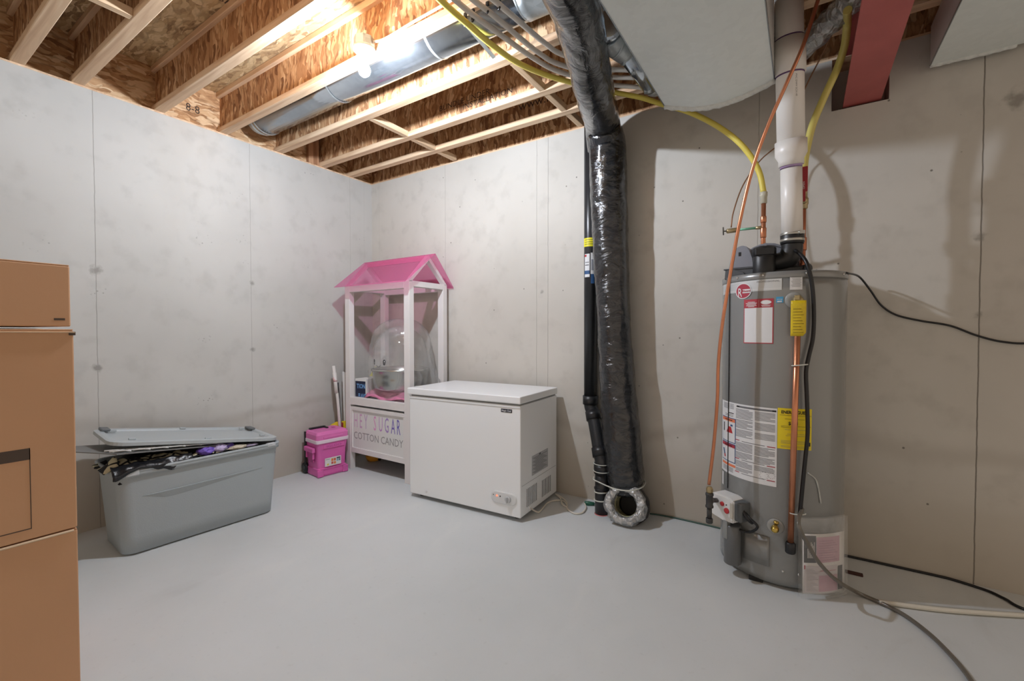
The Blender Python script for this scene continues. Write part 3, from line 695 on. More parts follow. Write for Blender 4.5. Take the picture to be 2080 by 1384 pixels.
b.patch(hf(.0022), .105,.118,.706,.714,2,hatch).patch(hf(.0022), .108,.125,.680,.698,2,hatch); b.build('energy_label', None, wh)
# relief valve, drain valve, gas control
b = MB(); u, v = .050, 1.348; nrm = (math.sin(u/.274), -math.cos(u/.274), 0); b.lathe([(.037,0),(.036,.004),(.02,.005)], hf(0)(u, v), 28, nrm); b.build('valve_escutcheon', mat('grey_plate', (160,160,156), .4), wh)
TPx, TPy = .066, -.305
b = MB(); b.tube([(.052,-.262,1.348),(.058,-.282,1.350),(TPx,TPy,1.348)], .014, 14).lathe([(.017,-.05),(.017,-.02),(.021,-.012),(.021,.006),(.014,.014),(.008,.022),(.003,.024)], (TPx,TPy,1.345), 16); b.box(TPx-.016,TPx+.004,TPy-.022,TPy-.016,1.345,1.367,.002); b.build('relief_valve', mat('brushed_brass', (176,160,120), .35, .7), wh)
# yellow warning tag hangs over the valve
b = MB(); ytag = mat('yellow_tag', (214,186,28), .4, var=.1, vscale=40)
def tg(x, z, o=0): return (TPx+x, TPy-.026-.004*math.cos(x*60)-o, z)
b.grid(lambda a, c: tg(-.029+.058*a*(1 if c > .06 else .8), 1.185+.158*c), 8, 10, ytag)
for k in range(9): b.patch(lambda x, z: tg(x, z, .0015), -.02, .02-.005*(k % 3), 1.20+.013*k, 1.2025+.013*k, 4, mat('tag_print', (150,128,20), .6))
b.build('warning_tag', None, wh, solid=.001)
b = MB(); u, v = -.012, .293; nrm = (math.sin(u/.274), -math.cos(u/.274), 0); b.lathe([(.036,0),(.034,.004),(.02,.005)], hf(0)(u, v), 28, nrm); b.build('valve_escutcheon', mat('grey_plate', (160,160,156), .4), wh)
brass = mat('bright_brass', (206,176,92), .28, .85)
b = MB(); o = Vector(hf(.004)(u, v)); b.lathe([(.011,0),(.011,.018),(.016,.020),(.017,.034),(.012,.038),(.012,.048),(.006,.049)], o, 14, nrm); b.lathe([(.008,0),(.008,.02),(.012,.022),(.011,.030)], o+Vector((0,-.012,0)), 10, (.15,0,1)); b.build('drain_valve', brass, wh)
# gas control box, turned to the left
GM = Matrix.Translation(Vector(hf(.0)(-.222,.333)))@Matrix.Rotation(math.radians(-34), 4, 'Z')
wp = mat('gas_control_white', (224,224,222), .4); wps = mat('control_side_beige', (190,184,170), .5)
b = MB(); b.prism([(-.072,0,-.052),(-.072,0,.034),(-.05,0,.058),(.040,0,.058),(.066,0,.046),(.066,0,-.062),(.02,0,-.066),(-.05,0,-.06)], (0,-.082,0), mx=GM)
bmesh.ops.bevel(b.bm, geom=b.bm.edges[:], offset=.006, segments=2, affect='EDGES'); b.build('gas_control', wp, wh)
gcp = D.objects[ 'gas_control']
b = MB()
for (x, z, r_, mm) in ((.004,.016,.011,rd),(.030,-.010,.014,rd)): b.lathe([(r_,0),(r_,.004),(r_*.7,.006)], GM@Vector((x,-.082,z)), 20, GM.to_3x3()@Vector((0,-1,0)), mm)
b.lathe([(.003,0),(.003,.003)], GM@Vector((.028,-.082,.018)), 8, GM.to_3x3()@Vector((0,-1,0)), hatch); b.box(-.066,-.060,-.0835,-.081,-.05,-.012,mx=GM,m=hatch)
b.box(.048,.064,-.0835,-.080,-.04,.035,mx=GM,m=wps); b.build('button', None, gcp)
b = MB(); b.box(.05,.10,-.072,.0,-.05,.045,.01,2,mx=GM); b.build('valve_body', mat('cast_grey', (92,96,98), .5), wh)
pq = [GM@Vector(p) for p in ((.085,-.03,-.0),(.125,-.045,-.015),(.16,-.035,-.045),(.125,-.035,-.085),(.08,-.04,-.095),(.03,-.05,-.085))]
b = MB(); b.tube(pq, .006, 10, 6); b.tube([GM@Vector(p) for p in ((-.03,-.04,-.06),(.0,-.05,-.085),(.01,-.05,-.11),(.0,-.03,-.12))], .006, 8, 5); b.tube([GM@Vector(p) for p in ((.08,-.05,.02),(.12,-.05,-.02),(.13,-.03,-.04))], .009, 8, 5)
b.build('harness', mat('black_wire', (22,22,24), .5), wh)
b = MB(); b.box(.012,.034,-.085,-.060,-.150,-.06,.002,mx=GM); b.build('bracket', mat('bracket_zinc', (150,152,150), .4, .4), wh)
# burner shield tube and access door
b = MB(); cx, cy = hf(.038)(-.185, 0)[:2]; b.lathe([(.036,.058),(.039,.062),(.039,.245),(.034,.252)], (cx, cy, 0), 28); b.build('shield_tube', mat('shield_grey', (96,98,99), .35, coat=.2), wh)
b = MB(); b.patch(hf(.004), -.150, -.035, .095, .235, 10)
b.patch(hf(.004), -.290, -.23, .095, .255, 6); b.build('access_door', grey, wh, solid=.006)
b = MB(); b.patch(hf(.008), -.285, -.272, .12, .25, 2, mat('label_edge', (205,200,170), .5)).patch(hf(.008), -.272, -.235, .098, .15, 3, white).patch(hf(.0086), -.268, -.237, .105, .142, 3, orange)
b.build('caution_sticker', None, wh)
b = MB(); b.patch(hf(.0015), -.10, -.06, .105, .165, 4); b.build('grey_sticker', mat('grey_sticker', (140,143,144), .5), wh)
b = MB(); b.patch(hf(.0015), -.335, -.312, .40, .47, 3); b.build('small_sticker', white, wh)
b = MB(); b.tube([hf(.004)(u_, v_) for u_, v_ in ((.115,.56),(.15,.53),(.165,.48),(.175,.42))], .0035, 6, 5); b.build('clear_tape', film('clear_tape', (225,225,220), .5), wh)
# thin black wire down the left of the jacket
b = MB(); b.tube([hf(.004)(-.262, z) for z in (1.455,1.2,.9,.6,.40)], .0022, 6, 5).lathe([(.009,0),(.009,.012),(.004,.016)], hf(.0)(-.262,1.462), 10, (-.8,-.6,0)); b.build('ignition_wire', mat('black_wire', (22,22,24), .5), wh)

# power vent blower on the heater's top
tz = HT-.012
b = MB(); sx = -.185                                     # tombstone hood on the left
arch = [(-.060,0),(.060,0)]+[(.060-.012*k/4-.0*k, .055+.012*k) for k in range(3)]
prof = [(-.058,.055),(.058,.055),(.050,.10),(.040,.140),(.026,.160),(.006,.168),(-.014,.164),(-.032,.148),(-.044,.120)]
HM = Matrix.Translation((-.172,-.10,tz))@Matrix.Rotation(math.radians(-8), 4, 'Z')
b.prism([(x,-.035,z) for x, z in prof], (0,.085,0), mx=HM); bmesh.ops.bevel(b.bm, geom=b.bm.edges[:], offset=.003, segments=2, affect='EDGES'); b.build('blower_hood', dgrey, wh)
MB().box(-.012,.000,-.0365,-.034,.115,.135,.001,mx=HM).build('hood_slot', hatch, D.objects['blower_hood'])
b = MB(); b.prism([(-.076,-.04,0),(.075,-.04,0),(.075,-.04,.050),(-.072,-.04,.050)], (0,.13,0), mx=HM); b.prism([(-.060,-.05,.002),(.03,-.05,.002),(.015,-.05,.030),(-.03,-.05,.048),(-.060,-.05,.048)], (0,.012,0), mx=HM); b.box(-.080,.078,-.045,.09,.048,.054,mx=HM)
bmesh.ops.bevel(b.bm, geom=b.bm.edges[:], offset=.0015, segments=1, affect='EDGES'); b.build('blower_tray', mat('tray_dark_grey', (84,88,92), .5), wh)
n_ = 16                                                   # big rounded volute behind
b = MB(); prof = [(-.150,.03)]+[(-.010+.142*math.cos(math.pi-math.pi*k/n_), .085+.118*math.sin(math.pi*k/n_)) for k in range(n_+1)]+[(.130,.03)]
b.prism([(x-.045,-.055,z+tz-.03) for x, z in prof], (0,.085,0)); bmesh.ops.bevel(b.bm, geom=[e for e in b.bm.edges], offset=.004, segments=2, affect='EDGES'); b.build('volute', dgrey, wh)
b = MB(); b.tube([(-.065+.124*math.cos(math.pi*(1-k/12)), -.060, tz+.055+.120*math.sin(math.pi*k/12)) for k in range(13)], .007, 8); b.box(-.078,-.066,-.066,.036,tz+.168,tz+.182); b.build('volute_rib', mat('rib_grey', (140,142,150), .45), wh)
b = MB(); b.lathe([(.047,0),(.049,.01),(.049,.095),(.046,.10),(.052,.101),(.052,.136),(.047,.142),(.02,.143)], (-.074,-.168,tz), 30); b.box(-.110,-.030,-.222,-.17,tz+.10,tz+.135,.004); b.build('blower_motor', blkp, wh)
b = MB(); b.box(-.03,.11,-.15,-.02,tz,tz+.045,.006); b.lathe([(.02,0),(.02,.03),(.014,.035)], (.088,-.13,tz+.03), 14, (1,-.5,.2)); b.build('outlet_box', blkp, wh)
b = MB(); b.tube([(-.05,-.125,tz+.070),(-.01,-.130,tz+.072),(.025,-.136,tz+.085),(.040,-.140,tz+.12),(.042,-.142,tz+.155)], [.044,.045,.046,.046,.045], 24, 6); b.build('exhaust_elbow', blkp, wh)
PVX, PVY = .042, -.142
b = MB(); b.lathe([(.047,0),(.050,.008),(.050,.052),(.047,.055)], (PVX,PVY,tz+.150), 30); b.build('rubber_coupling', blkp, wh)
b = MB()
for z in (.163,.192): b.lathe([(.0508,0),(.0512,.002),(.0512,.010),(.0508,.012)], (PVX,PVY,tz+z), 30)
b.box(PVX+.03,PVX+.05,PVY-.052,PVY-.042,tz+.19,tz+.205); b.build('hose_clamp', mat('clamp_steel', (178,176,168), .3, .7), wh)

# ---------------------------------------------------------------- white exhaust pipe
Rw = rotm(wh); pv0 = Rw@Vector((PVX,PVY,tz+.158)); pvt = Vector((-0.071, 2.382, 2.719))
pv = thing('exhaust_pipe', 'white plastic exhaust pipe rising from the heater blower to the ceiling', 'pipe', tuple(pv0))
pvc = mat('white_pvc', (234,229,222), .35, spec=.5, var=.02, vscale=3)
ax_ = (pvt-pv0).normalized(); Lp = (pvt-pv0).length
def on(z_): return pv0+ax_*((z_-pv0.z)/ax_.z)
b = MB(); b.lathe([(.0445,0),(.0445,(on(2.02)-pv0).length)], pv0, 36, ax_); b.lathe([(.0570,(on(2.03)-pv0).length),(.0570,Lp+.35)], pv0, 36, ax_); b.build('pipe', pvc, pv, world=True)
q = lambda z_: (on(z_)-pv0).length
b = MB(); b.lathe([(.046,q(1.985)),(.052,q(1.985)),(.052,q(2.010)),(.0655,q(2.035)),(.0655,q(2.095)),(.058,q(2.095))], pv0, 36, ax_); b.build('reducer', pvc, pv, world=True)
b = MB(); b.lathe([(.058,q(2.385)),(.0640,q(2.385)),(.0640,q(2.53)),(.058,q(2.53))], pv0, 36, ax_); b.build('coupling', pvc, pv, world=True)
pur = mat('purple_primer', (96,64,112), .5)
b = MB()
for z, R_ in ((2.380,.0575),(2.534,.0575)): b.lathe([(R_,q(z)-.002),(R_+.0008,q(z)-.002),(R_+.0008,q(z)+.004),(R_,q(z)+.004)], pv0, 36, ax_)
b.pieces('primer_ring', pur, pv, world=True)
b = MB(); b.lathe([(.0447,q(1.975)),(.0452,q(1.972)),(.0452,q(1.985))], pv0, 36, ax_, cap=False); b.build('primer_ring', mat('pale_purple_primer', (176,150,190), .5), pv, world=True)
def wrapax(R_): 
    t_ = Vector((-pv0.x, -pv0.y, 0)).normalized(); s2 = Vector((-t_.y, t_.x, 0))
    def f_(u_, v_):
        c_ = on(v_); return tuple(c_+(t_*math.cos(u_/R_)+s2*math.sin(u_/R_))*R_)
    return f_
fq = wrapax(.0576); b = MB()
b.text('PVC DWV SCH 40', lambda x, y: fq(.022+y, 2.36-x), .010, prt, 'LEFT', 1.2); b.build('pipe_print', prt, pv, world=True)

# ---------------------------------------------------------------- hot and cold connections
cop = mat('bright_copper', (206,138,104), .3, .8, var=.12, vscale=9); copd = mat('dull_copper', (176,112,84), .38, .75, var=.2, vscale=14); brs = mat('valve_brass', (178,160,122), .36, .65)
n1 = thing('cold_water_riser', 'copper riser at the heater rear left with small side valve', 'pipe', (-.1815,2.704,1.45))
x, y = -.1815, 2.704
b = MB(); b.tube([(x,y,1.47),(x,y,1.92)], .0115, 14).lathe([(.013,0),(.0145,.004),(.0145,.03),(.013,.034)], (x,y,1.78), 14).lathe([(.013,0),(.0145,.004),(.0145,.05),(.013,.054)], (x,y,1.70), 14); b.build('copper_pipe', cop, n1, world=True)
b = MB(); b.lathe([(.012,0),(.016,.002),(.016,.035),(.018,.037),(.018,.06),(.013,.062)], (x,y,1.88), 14); b.build('crimp_fitting', mat('pale_fitting', (205,200,180), .4), n1, world=True)
v0 = Vector((-0.181, 2.704, 1.756)); v1 = Vector((-0.302, 2.685, 1.754)); v2 = Vector((-0.355, 2.68, 1.752))
b = MB(); b.tube([v0,v0.lerp(v1,.35),v1], .0065, 10); b.build('side_tube', mat('green_tinted_copper', (110,170,140), .4, .4), n1, world=True)
b = MB(); b.lathe([(.007,0),(.013,.004),(.013,.05),(.008,.055)], v1, 12, v2-v1); b.tube([v0,v0.lerp(v1,.3)], .009, 10); b.build('side_valve', brs, n1, world=True)
b = MB(); c_ = Vector((-0.371, 2.678, 1.754)); b.lathe([(.022,-.003),(.022,.003)], c_, 16, v2-v1); b.tube([v2,c_], .003, 6); b.build('valve_wheel', mat('dark_wheel', (96,92,84), .5), n1, world=True)
x, y = -.005, 2.600
n2 = thing('hot_water_riser', 'copper riser at the heater rear right with red lever valve', 'pipe', (x,y,1.45))
b = MB(); b.tube([(x,y,1.46),(x,y,1.90)], .0115, 14).lathe([(.0145,0),(.016,.004),(.016,.06),(.0145,.064)], (x,y,1.60), 14).lathe([(.013,0),(.0145,.004),(.0145,.05),(.013,.054)], (x,y,1.50), 14); b.build('copper_pipe', copd, n2, world=True)
b = MB(); b.lathe([(.013,0),(.018,.004),(.018,.02),(.021,.024),(.021,.05),(.016,.06),(.016,.08),(.013,.17)], (x,y,1.80), 14); b.lathe([(.017,0),(.017,.02),(.006,.024)], (x,y-.01,1.838), 14, (0,-1,0)); b.build('ball_valve', brs, n2, world=True)
b = MB(); b.box(x-.008,x+.016,y-.042,y-.036,1.875,1.995,.003); b.box(x-.008,x+.008,y-.042,y-.030,1.83,1.88,.002); b.build('lever', mat('red_lever', (160,44,52), .4), n2, world=True)
b = MB(); b.text('OPEN', lambda a, c: (x+.004-c*.8, y-.0425, 1.905+a), .014, white); b.build('lever_print', white, D.objects['lever'], world=True)
yh = tag(MB().tube([(x,y,1.955),(-0.003, 2.602, 2.028),(0.008, 2.605, 2.109),(0.03, 2.608, 2.211),(0.074, 2.615, 2.331),(0.12, 2.61, 2.441),(0.145, 2.58, 2.52),(0.151, 2.55, 2.579),(0.149, 2.5, 2.595),(0.144, 2.4, 2.58)], .0165, 14, 8).build('yellow_hose', px_yd), 'thick yellow hose rising from the red lever valve towards the red beam', 'hose')
# ---------------------------------------------------------------- gas line with drip leg
iron = mat('black_iron', (70,70,70), .5, .4)
gl = thing('gas_line', 'thin copper gas line sweeping down from the ceiling to the heater control', 'pipe', (-0.371, 2.306, 0.381))
gp = [(0.047, 2.265, 2.619),(0.034, 2.268, 2.575),(-0.012, 2.27, 2.42),(-0.068, 2.278, 2.287),(-0.141, 2.298, 2.123),(-0.203, 2.324, 1.948),(-0.253, 2.334, 1.72),(-0.294, 2.348, 1.472),(-0.324, 2.335, 1.237),(-0.339, 2.332, 1.048),(-0.341, 2.327, 0.882),(-0.354, 2.324, 0.666),(-0.372, 2.308, 0.464)]
MB().tube(gp, .0078, 12, 8).build('copper_tube', cop, gl, world=True)
te = Vector((-0.369, 2.308, 0.381))
MB().lathe([(.008,.055),(.012,.058),(.016,.066),(.016,.080),(.010,.090)], te-Vector((0,0,.015)), 6, smooth=False).build('flare_nut', brs, gl, world=True)
b = MB(); b.lathe([(.015,-.028),(.0185,-.026),(.0185,-.018),(.016,-.016),(.016,.030),(.0185,.032),(.0185,.042),(.014,.044)], te, 18).lathe([(.0115,-.028),(.0115,-.080)], te, 14).lathe([(.0155,-.080),(.016,-.082),(.016,-.100),(.0135,-.103)], te, 14)
gend = rotm(wh)@(GM@Vector((-.060,-.02,-.0))); b.tube([te+Vector((0,0,.008)), te.lerp(gend,.5)+Vector((0,0,.004)), gend], .0115, 12); b.lathe([(.012,0),(.018,.002),(.018,.022),(.012,.024)], te+Vector((0,0,.008)), 8, gend-te, smooth=False); b.build('drip_leg', iron, gl, world=True)
wires = [(0.099, 2.62, 2.614),(0.054, 2.7, 2.554),(-0.006, 2.75, 2.45),(-0.054, 2.775, 2.323),(-0.106, 2.785, 2.218),(-0.203, 2.78, 2.138),(-0.282, 2.74, 2.008),(-0.324, 2.7, 1.859),(-0.333, 2.684, 1.771)]
tag(MB().tube([(0.114, 2.55, 2.615)]+wires, .0035, 8, 6).build('thin_wire', mat('thin_copper_wire', (150,112,84), .45, .5)), 'thin dark wire drooping from the ceiling to the side valve by the heater', 'wire')
# ---------------------------------------------------------------- discharge pipe, cords
dpi = thing('discharge_pipe', 'straight copper discharge pipe down the heater front from the yellow tag', 'pipe', tuple(rotm(wh)@Vector((TPx,TPy,.2))))
b = MB(); b.tube([rotm(wh)@Vector((TPx,TPy,1.30)), rotm(wh)@Vector((TPx-.018,TPy+.005,.235))], .0125, 16); b.build('copper_pipe', cop, dpi, world=True)
b = MB(); b.lathe([(.019,0),(.021,.004),(.021,.045),(.016,.050)], rotm(wh)@Vector((TPx-.018,TPy+.005,.195)), 18); b.build('black_end_fitting', abj, dpi, world=True)
cordg = mat('grey_cord', (96,98,104), .4); cordb = mat('black_cord', (22,22,24), .4)
hp = lambda px_, off, z_: tuple(rotm(wh)@Vector(hf(off)(px_, z_)))
pc = tag(MB().tube([hp(.075,-.07,1.585),hp(.085,-.03,1.56),hp(.095,.015,1.51),hp(.112,.022,1.42),hp(.122,.020,1.30),hp(.118,.024,1.18),hp(.100,.030,1.09),hp(.090,.034,1.02),hp(.094,.036,.90),hp(.098,.036,.75),hp(.090,.036,.62),hp(.082,.036,.50),hp(.074,.036,.37)], .0085, 12, 6).build('heater_cord', cordb), 'black cord tied alongside the copper discharge pipe on the heater front', 'cord')
vt = tag(MB().tube([hp(.086,.024,.40),(-0.007, 2.27, 0.374),(0.027, 2.295, 0.286),(0.072, 2.335, 0.196),(0.138, 2.412, 0.104),(0.227, 2.531, 0.016),(0.31, 2.503, 0.009),(0.376, 2.449, 0.009),(0.434, 2.35, 0.009),(0.47, 2.246, 0.009),(0.49, 2.16, 0.009),(0.502, 2.053, 0.009)], .0085, 12, 8).build('drain_hose', film('smoky_clear_hose', (116,110,100), .72, .2, .1)), 'smoky clear hose curling from the heater base across the floor', 'hose')
for z_, lb in ((1.055,'upper white zip tie around the discharge pipe, below the yellow tag'),(.385,'lower white zip tie around the discharge pipe, near the gas control height')):
    c_ = rotm(wh)@Vector((TPx+.008,TPy-.002,z_)); b = MB()
    b.tube([(c_.x+.030*math.cos(2*math.pi*k/24), c_.y+.018*math.sin(2*math.pi*k/24), c_.z+.004*math.cos(2*math.pi*k/24)) for k in range(24)], .0025, 6, closed=True)
    tag(b.build('zip_tie', zt), lb, 'zip tie', 'white zip ties on the discharge pipe')
wcord = tag(MB().tube([hp(.330,.003,1.478),(0.234, 2.85, 1.483),(0.285, 2.9, 1.415),(0.333, 2.94, 1.34),(0.393, 2.945, 1.289),(0.486, 2.945, 1.258),(0.592, 2.945, 1.233),(0.685, 2.945, 1.186),(0.774, 2.945, 1.157),(0.881, 2.945, 1.154),(1.2,2.944,1.19),(1.7,2.944,1.22),(2.25,2.944,1.20)], .0048, 10, 8).build('wall_cord', cordb), 'black cord draped from the heater top along the back wall to the right', 'cord')
fcord = tag(MB().tube([(.10,2.93,.0065),(.20,2.944,.0065),(.32,2.946,.0065),(.45,2.946,.0065),(.56,2.946,.0065),(.625,2.940,.0065),(0.727, 2.904, 0.006),(0.77, 2.861, 0.006),(0.851, 2.78, 0.006),(1.25,2.70,.0065),(2.2,2.5,.0065)], .006, 10, 8).build('power_cord', cordb), 'black cord lying on the floor along the base of the back wall', 'cord')
cond = tag(MB().tube([(0.294, 2.51, 0.011),(0.49, 2.576, 0.011),(0.658, 2.654, 0.011),(0.89, 2.775, 0.011)], .010, 14, 4).build('conduit_rod', mat('pale_plastic_conduit', (208,204,192), .35)), 'pale straight pipe lying on the floor at the lower right', 'pipe')
tag(MB().box(-.035,.035,-.012,.012,0,.010,.002).build('wood_chip', mat('dark_brown_chip', (70,36,28), .7)), 'small dark reddish scrap on the floor right of the heater', 'scrap').location = (0.226, 2.755, 0.0)
gc = mat('green_cord', (60,92,82), .5)
tag(MB().tube([(-.83,2.925,.005),(-.78,2.938,.005),(-.68,2.946,.005),(-.56,2.946,.005),(-.46,2.944,.005),(-.38,2.93,.005),(-.30,2.86,.005)], .0045, 8, 8).build('green_extension_cord', gc), 'thin green extension cord on the floor between black duct and heater', 'cord')
# clear pouch of papers leaning on the heater base
pa, pb_ = Vector((-0.009, 2.378, 0.004)), Vector((0.17, 2.536, 0.004)); pw = pb_-pa; pl = pw.length; pd_ = pw.normalized(); pn = Vector((-pd_.y, pd_.x, 0))
dp_ = thing('document_pouch', 'clear plastic pouch of printed papers leaning against the heater base', 'pouch', tuple(pa), math.atan2(pw.y, pw.x))
ph = .36
def pf(off): return lambda u_, v_: (u_*pl, -.012-.018*math.sin(u_*3.14)+.006*v_-off, .002+v_*ph)
b = MB(); b.grid(pf(.010), 10, 12).grid(pf(-.004), 10, 12); b.build('sleeve', film('clear_sleeve', (225,225,222), .10, .15, .5, 20), dp_)
pap = mat('paper_white', (222,218,214), .7); papp = mat('paper_pink_print', (196,160,172), .7); papd = mat('paper_dark_print', (78,80,84), .7)
def pg(u_, v_, o=.003): return pf(o)(u_, v_)
b = MB(); b.patch(lambda u_, v_: pg(u_, v_), .05, .93, .05, .80, 8, pap); b.build('paper_sheet', None, dp_, solid=.0008)
b = MB(); f_ = lambda u_, v_: pg(u_, v_, .0045)
b.patch(f_, .07,.29,.44,.78,3,papd).patch(f_, .30,.80,.44,.76,4,papp).patch(f_, .08,.74,.07,.40,4,mat('paper_pale_print', (204,196,198), .7)).patch(lambda u_,v_: pg(u_,v_,.005), .34,.74,.08,.28,4,papp).patch(f_, .76,.88,.08,.38,2,papd)
f_ = lambda u_, v_: pg(u_, v_, .006)
for k in range(7): b.patch(f_, .13+.02*k, .14+.02*k, .50, .70-.02*(k % 3), 1, pap)
for k in range(9): b.patch(f_, .34, .74-.05*(k % 3), .47+.03*k, .475+.03*k, 3, mat('paper_line', (168,136,150), .7))
for k in range(16): b.patch(f_, .11, .32-.03*(k % 4), .09+.018*k, .094+.018*k, 2, mat('paper_grey_line', (150,148,148), .7))
b.patch(f_, .07,.09,.36,.41,1,logor).patch(f_, .36,.70,.335,.34,2,redh); b.build('printed_matter', None, dp_)

# ---------------------------------------------------------------- chest freezer
fz = thing('chest_freezer', 'white chest freezer standing beside the pink roofed cart', 'freezer', (-2.389, 2.29, 0), math.radians(3.37))
fw = mat('freezer_white_enamel', (240,242,243), .33, coat=.25, bump=.03, bscale=200); gk = mat('gasket_grey', (150,152,152), .6)
FW, FD = .92, .553
b = MB(); b.box(0,FW,0,FD,.028,.738,.006,2); b.build('cabinet', fw, fz)
MB().box(.01,FW-.01,.01,FD-.005,.738,.752).build('gasket', gk, fz)
MB().box(-.012,FW+.006,-.014,FD,.750,.797,.007,3).build('lid', fw, fz)
MB().box(.0,FW,-.004,.004,.722,.738,.002,1).build('front_strip', fw, fz)
b = MB()
for x in (.06,FW-.06):
    for y in (.07,FD-.07): b.lathe([(.02,0),(.022,.01),(.02,.03)], (x,y,0), 14)
b.pieces('foot', mat('dark_foot_plastic', (60,60,60), .6), fz)
b = MB()
def rr(x0,x1,z0,z1,r_,y): return [(p[0], y, p[1]) for p in rrect(x0,x1,z0,z1,r_,0,6)]
b.loft([rr(.705,.895,.098,.178,.038,0),rr(.705,.895,.098,.178,.038,-.004),rr(.711,.889,.104,.172,.034,-.008)], smooth=False); b.build('control_panel', mat('panel_white', (220,222,222), .3), fz)
cp = D.objects['control_panel']
b = MB(); b.lathe([(.021,0),(.020,.010),(.017,.014)], (.835,-.008,.137), 28, (0,-1,0)); b.box(.832,.838,-.034,-.020,.118,.156,.002); b.build('knob', mat('knob_grey', (190,192,194), .35), cp)
led = mat('red_indicator_light', (255,96,64), .3, emit=3.0)
b = MB(); b.lathe([(.0055,0),(.005,.003),(.001,.004)], (.752,-.008,.148), 14, (0,-1,0)); b.build('indicator_light', led, cp)
b = MB(); b.lathe([(.005,0),(.0045,.002)], (.776,-.008,.147), 12, (0,-1,0)); b.lathe([(.0035,0),(.003,.002)], (.725,-.008,.150), 12, (0,-1,0)); b.build('indicator_light', mat('dark_indicator', (70,66,66), .4), cp)
b = MB(); b.box(.778,.860,-.0025,0,.690,.712,.001,1,m=mat('badge_dark', (34,36,44), .35)); b.text('Magic Chef', lambda x, y: (.819+x, -.003, .6955+y), .0165, mat('badge_silver', (210,212,216), .3), 'CENTER', .95, .0003); b.build('maker_badge', None, fz)
MB().lathe([(.009,0),(.008,.004),(.004,.006)], (.155,0,.064), 16, (0,-1,0)).build('drain_plug', mat('panel_white', (220,222,222), .3), fz)
b = MB(); X = FW+.0015
for y0, y1, z0, z1 in ((.078,.232,.072,.190),(.300,.452,.065,.180)):
    for k in range(8): y = y0+(y1-y0)*(k+.5)/8; b.box(FW-.004,X,y-.0022,y+.0022,z0,z1)
b.build('vent_slots', mat('vent_dark', (66,66,68), .7), fz)
b = MB(); b.box(FW,X-.0008,.02,.535,.2255,.2275).build('panel_seam', gk, fz)
b = MB(); lg = mat('rating_label_grey', (182,184,186), .45); b.box(FW,X,.155,.400,.255,.385,m=lg)
for k in range(14): b.box(X,X+.0004,.165+.02*(k % 3),.385-.02*(k*7 % 4),.366-.0078*k,.3685-.0078*k,m=mat('rating_print', (88,90,92), .6))
b.box(X,X+.0004,.26,.285,.371,.382,m=mat('rating_print', (88,90,92), .6)); b.build('rating_label', None, fz)
MB().lathe([(.012,0),(.010,.006)], (FW,.12,.058), 14, (1,0,0)).build('cord_grommet', fw, fz)
wc = mat('white_cord', (222,216,204), .45)
c0 = rotm(fz)@Vector((FW+.004,.12,.058))
tag(MB().tube([c0,(-1.476, 2.505, 0.03),(-1.452, 2.54, 0.007),(-1.457, 2.595, 0.007),(-1.48, 2.714, 0.007),(-1.455, 2.784, 0.007),(-1.394, 2.802, 0.007),(-1.334, 2.726, 0.007),(-1.38, 2.743, 0.012),(-1.441, 2.833, 0.012),(-1.504, 2.877, 0.014),(-1.456, 2.855, 0.016),(-1.378, 2.801, 0.007),(-1.316, 2.697, 0.007),(-1.248, 2.654, 0.007),(-1.207, 2.688, 0.008),(-1.217, 2.773, 0.01),(-1.259, 2.843, 0.012)], .0055, 10, 8).build('freezer_cord', wc), 'white freezer power cord looped on the floor at its right side', 'cord')
pg_ = thing('plug_connector', 'green extension plug joined to the white freezer cord on the floor', 'plug', (-1.224, 2.849, 0.014))
b = MB(); b.tube([(-1.255, 2.842, 0.013),(-1.231, 2.847, 0.013),(-1.193, 2.861, 0.013)], [.013,.016,.011], 12, 3); b.build('plug_body', mat('green_plug', (34,96,74), .4), pg_, world=True)
MB().tube([(-1.193, 2.861, 0.013),(-1.17, 2.883, 0.011),(-1.03,2.85,.006),(-.98,2.935,.006),(-.85,2.93,.006)], .004, 8, 5).build('wire', gc, pg_, world=True)

# ---------------------------------------------------------------- candy cart with pink roof
cart = thing('candy_cart', 'white wooden cotton candy cart with see-through pink gabled roof in the corner', 'cart', (-3.365, 2.465, 0))
cwht = mat('cart_white_paint', (228,224,222), .45, var=.015, vscale=9)
CW, CD, PW = .795, .44, .062
def cpart(nm, *boxes):
    b = MB()
    for q in boxes: b.box(*q, .002, 1)
    return b.build(nm, cwht, cart)
for x in (0, CW-PW):
    for y in (0, CD-.05): cpart('corner_post', (x,x+PW,y,y+.05,0,1.605))
cpart('top_frame', (PW,CW-PW,0,.05,1.545,1.605),(PW,CW-PW,CD-.05,CD,1.545,1.605),(0,PW,.05,CD-.05,1.56,1.605),(CW-PW,CW,.05,CD-.05,1.56,1.605))
cpart('window_sill_frame', (PW,CW-PW,0,.05,.568,.632),(PW,CW-PW,CD-.05,CD,.568,.632),(0,.04,.05,CD-.05,.568,.61),(CW-.04,CW,.05,CD-.05,.568,.61))
cpart('shelf_board', (.04,CW-.04,.05,CD-.05,.588,.604))
cpart('lower_frame', (PW,CW-PW,.004,.05,.150,.195),(PW,CW-PW,CD-.05,CD,.150,.195),(0,.04,.05,CD-.05,.15,.195),(CW-.04,CW,.05,CD-.05,.15,.195),(PW,CW-PW,.004,.04,.52,.55),(PW,PW+.018,.004,.04,.195,.52),(CW-PW-.018,CW-PW,.004,.04,.195,.52))
pnl = MB().box(PW,CW-PW,.016,.026,.195,.552).box(.012,.022,.05,CD-.05,.195,.56).box(CW-.022,CW-.012,.05,CD-.05,.195,.56).box(PW,CW-PW,CD-.03,CD-.02,.195,.552).build('panel', mat('cart_panel_white', (226,226,224), .5), cart)
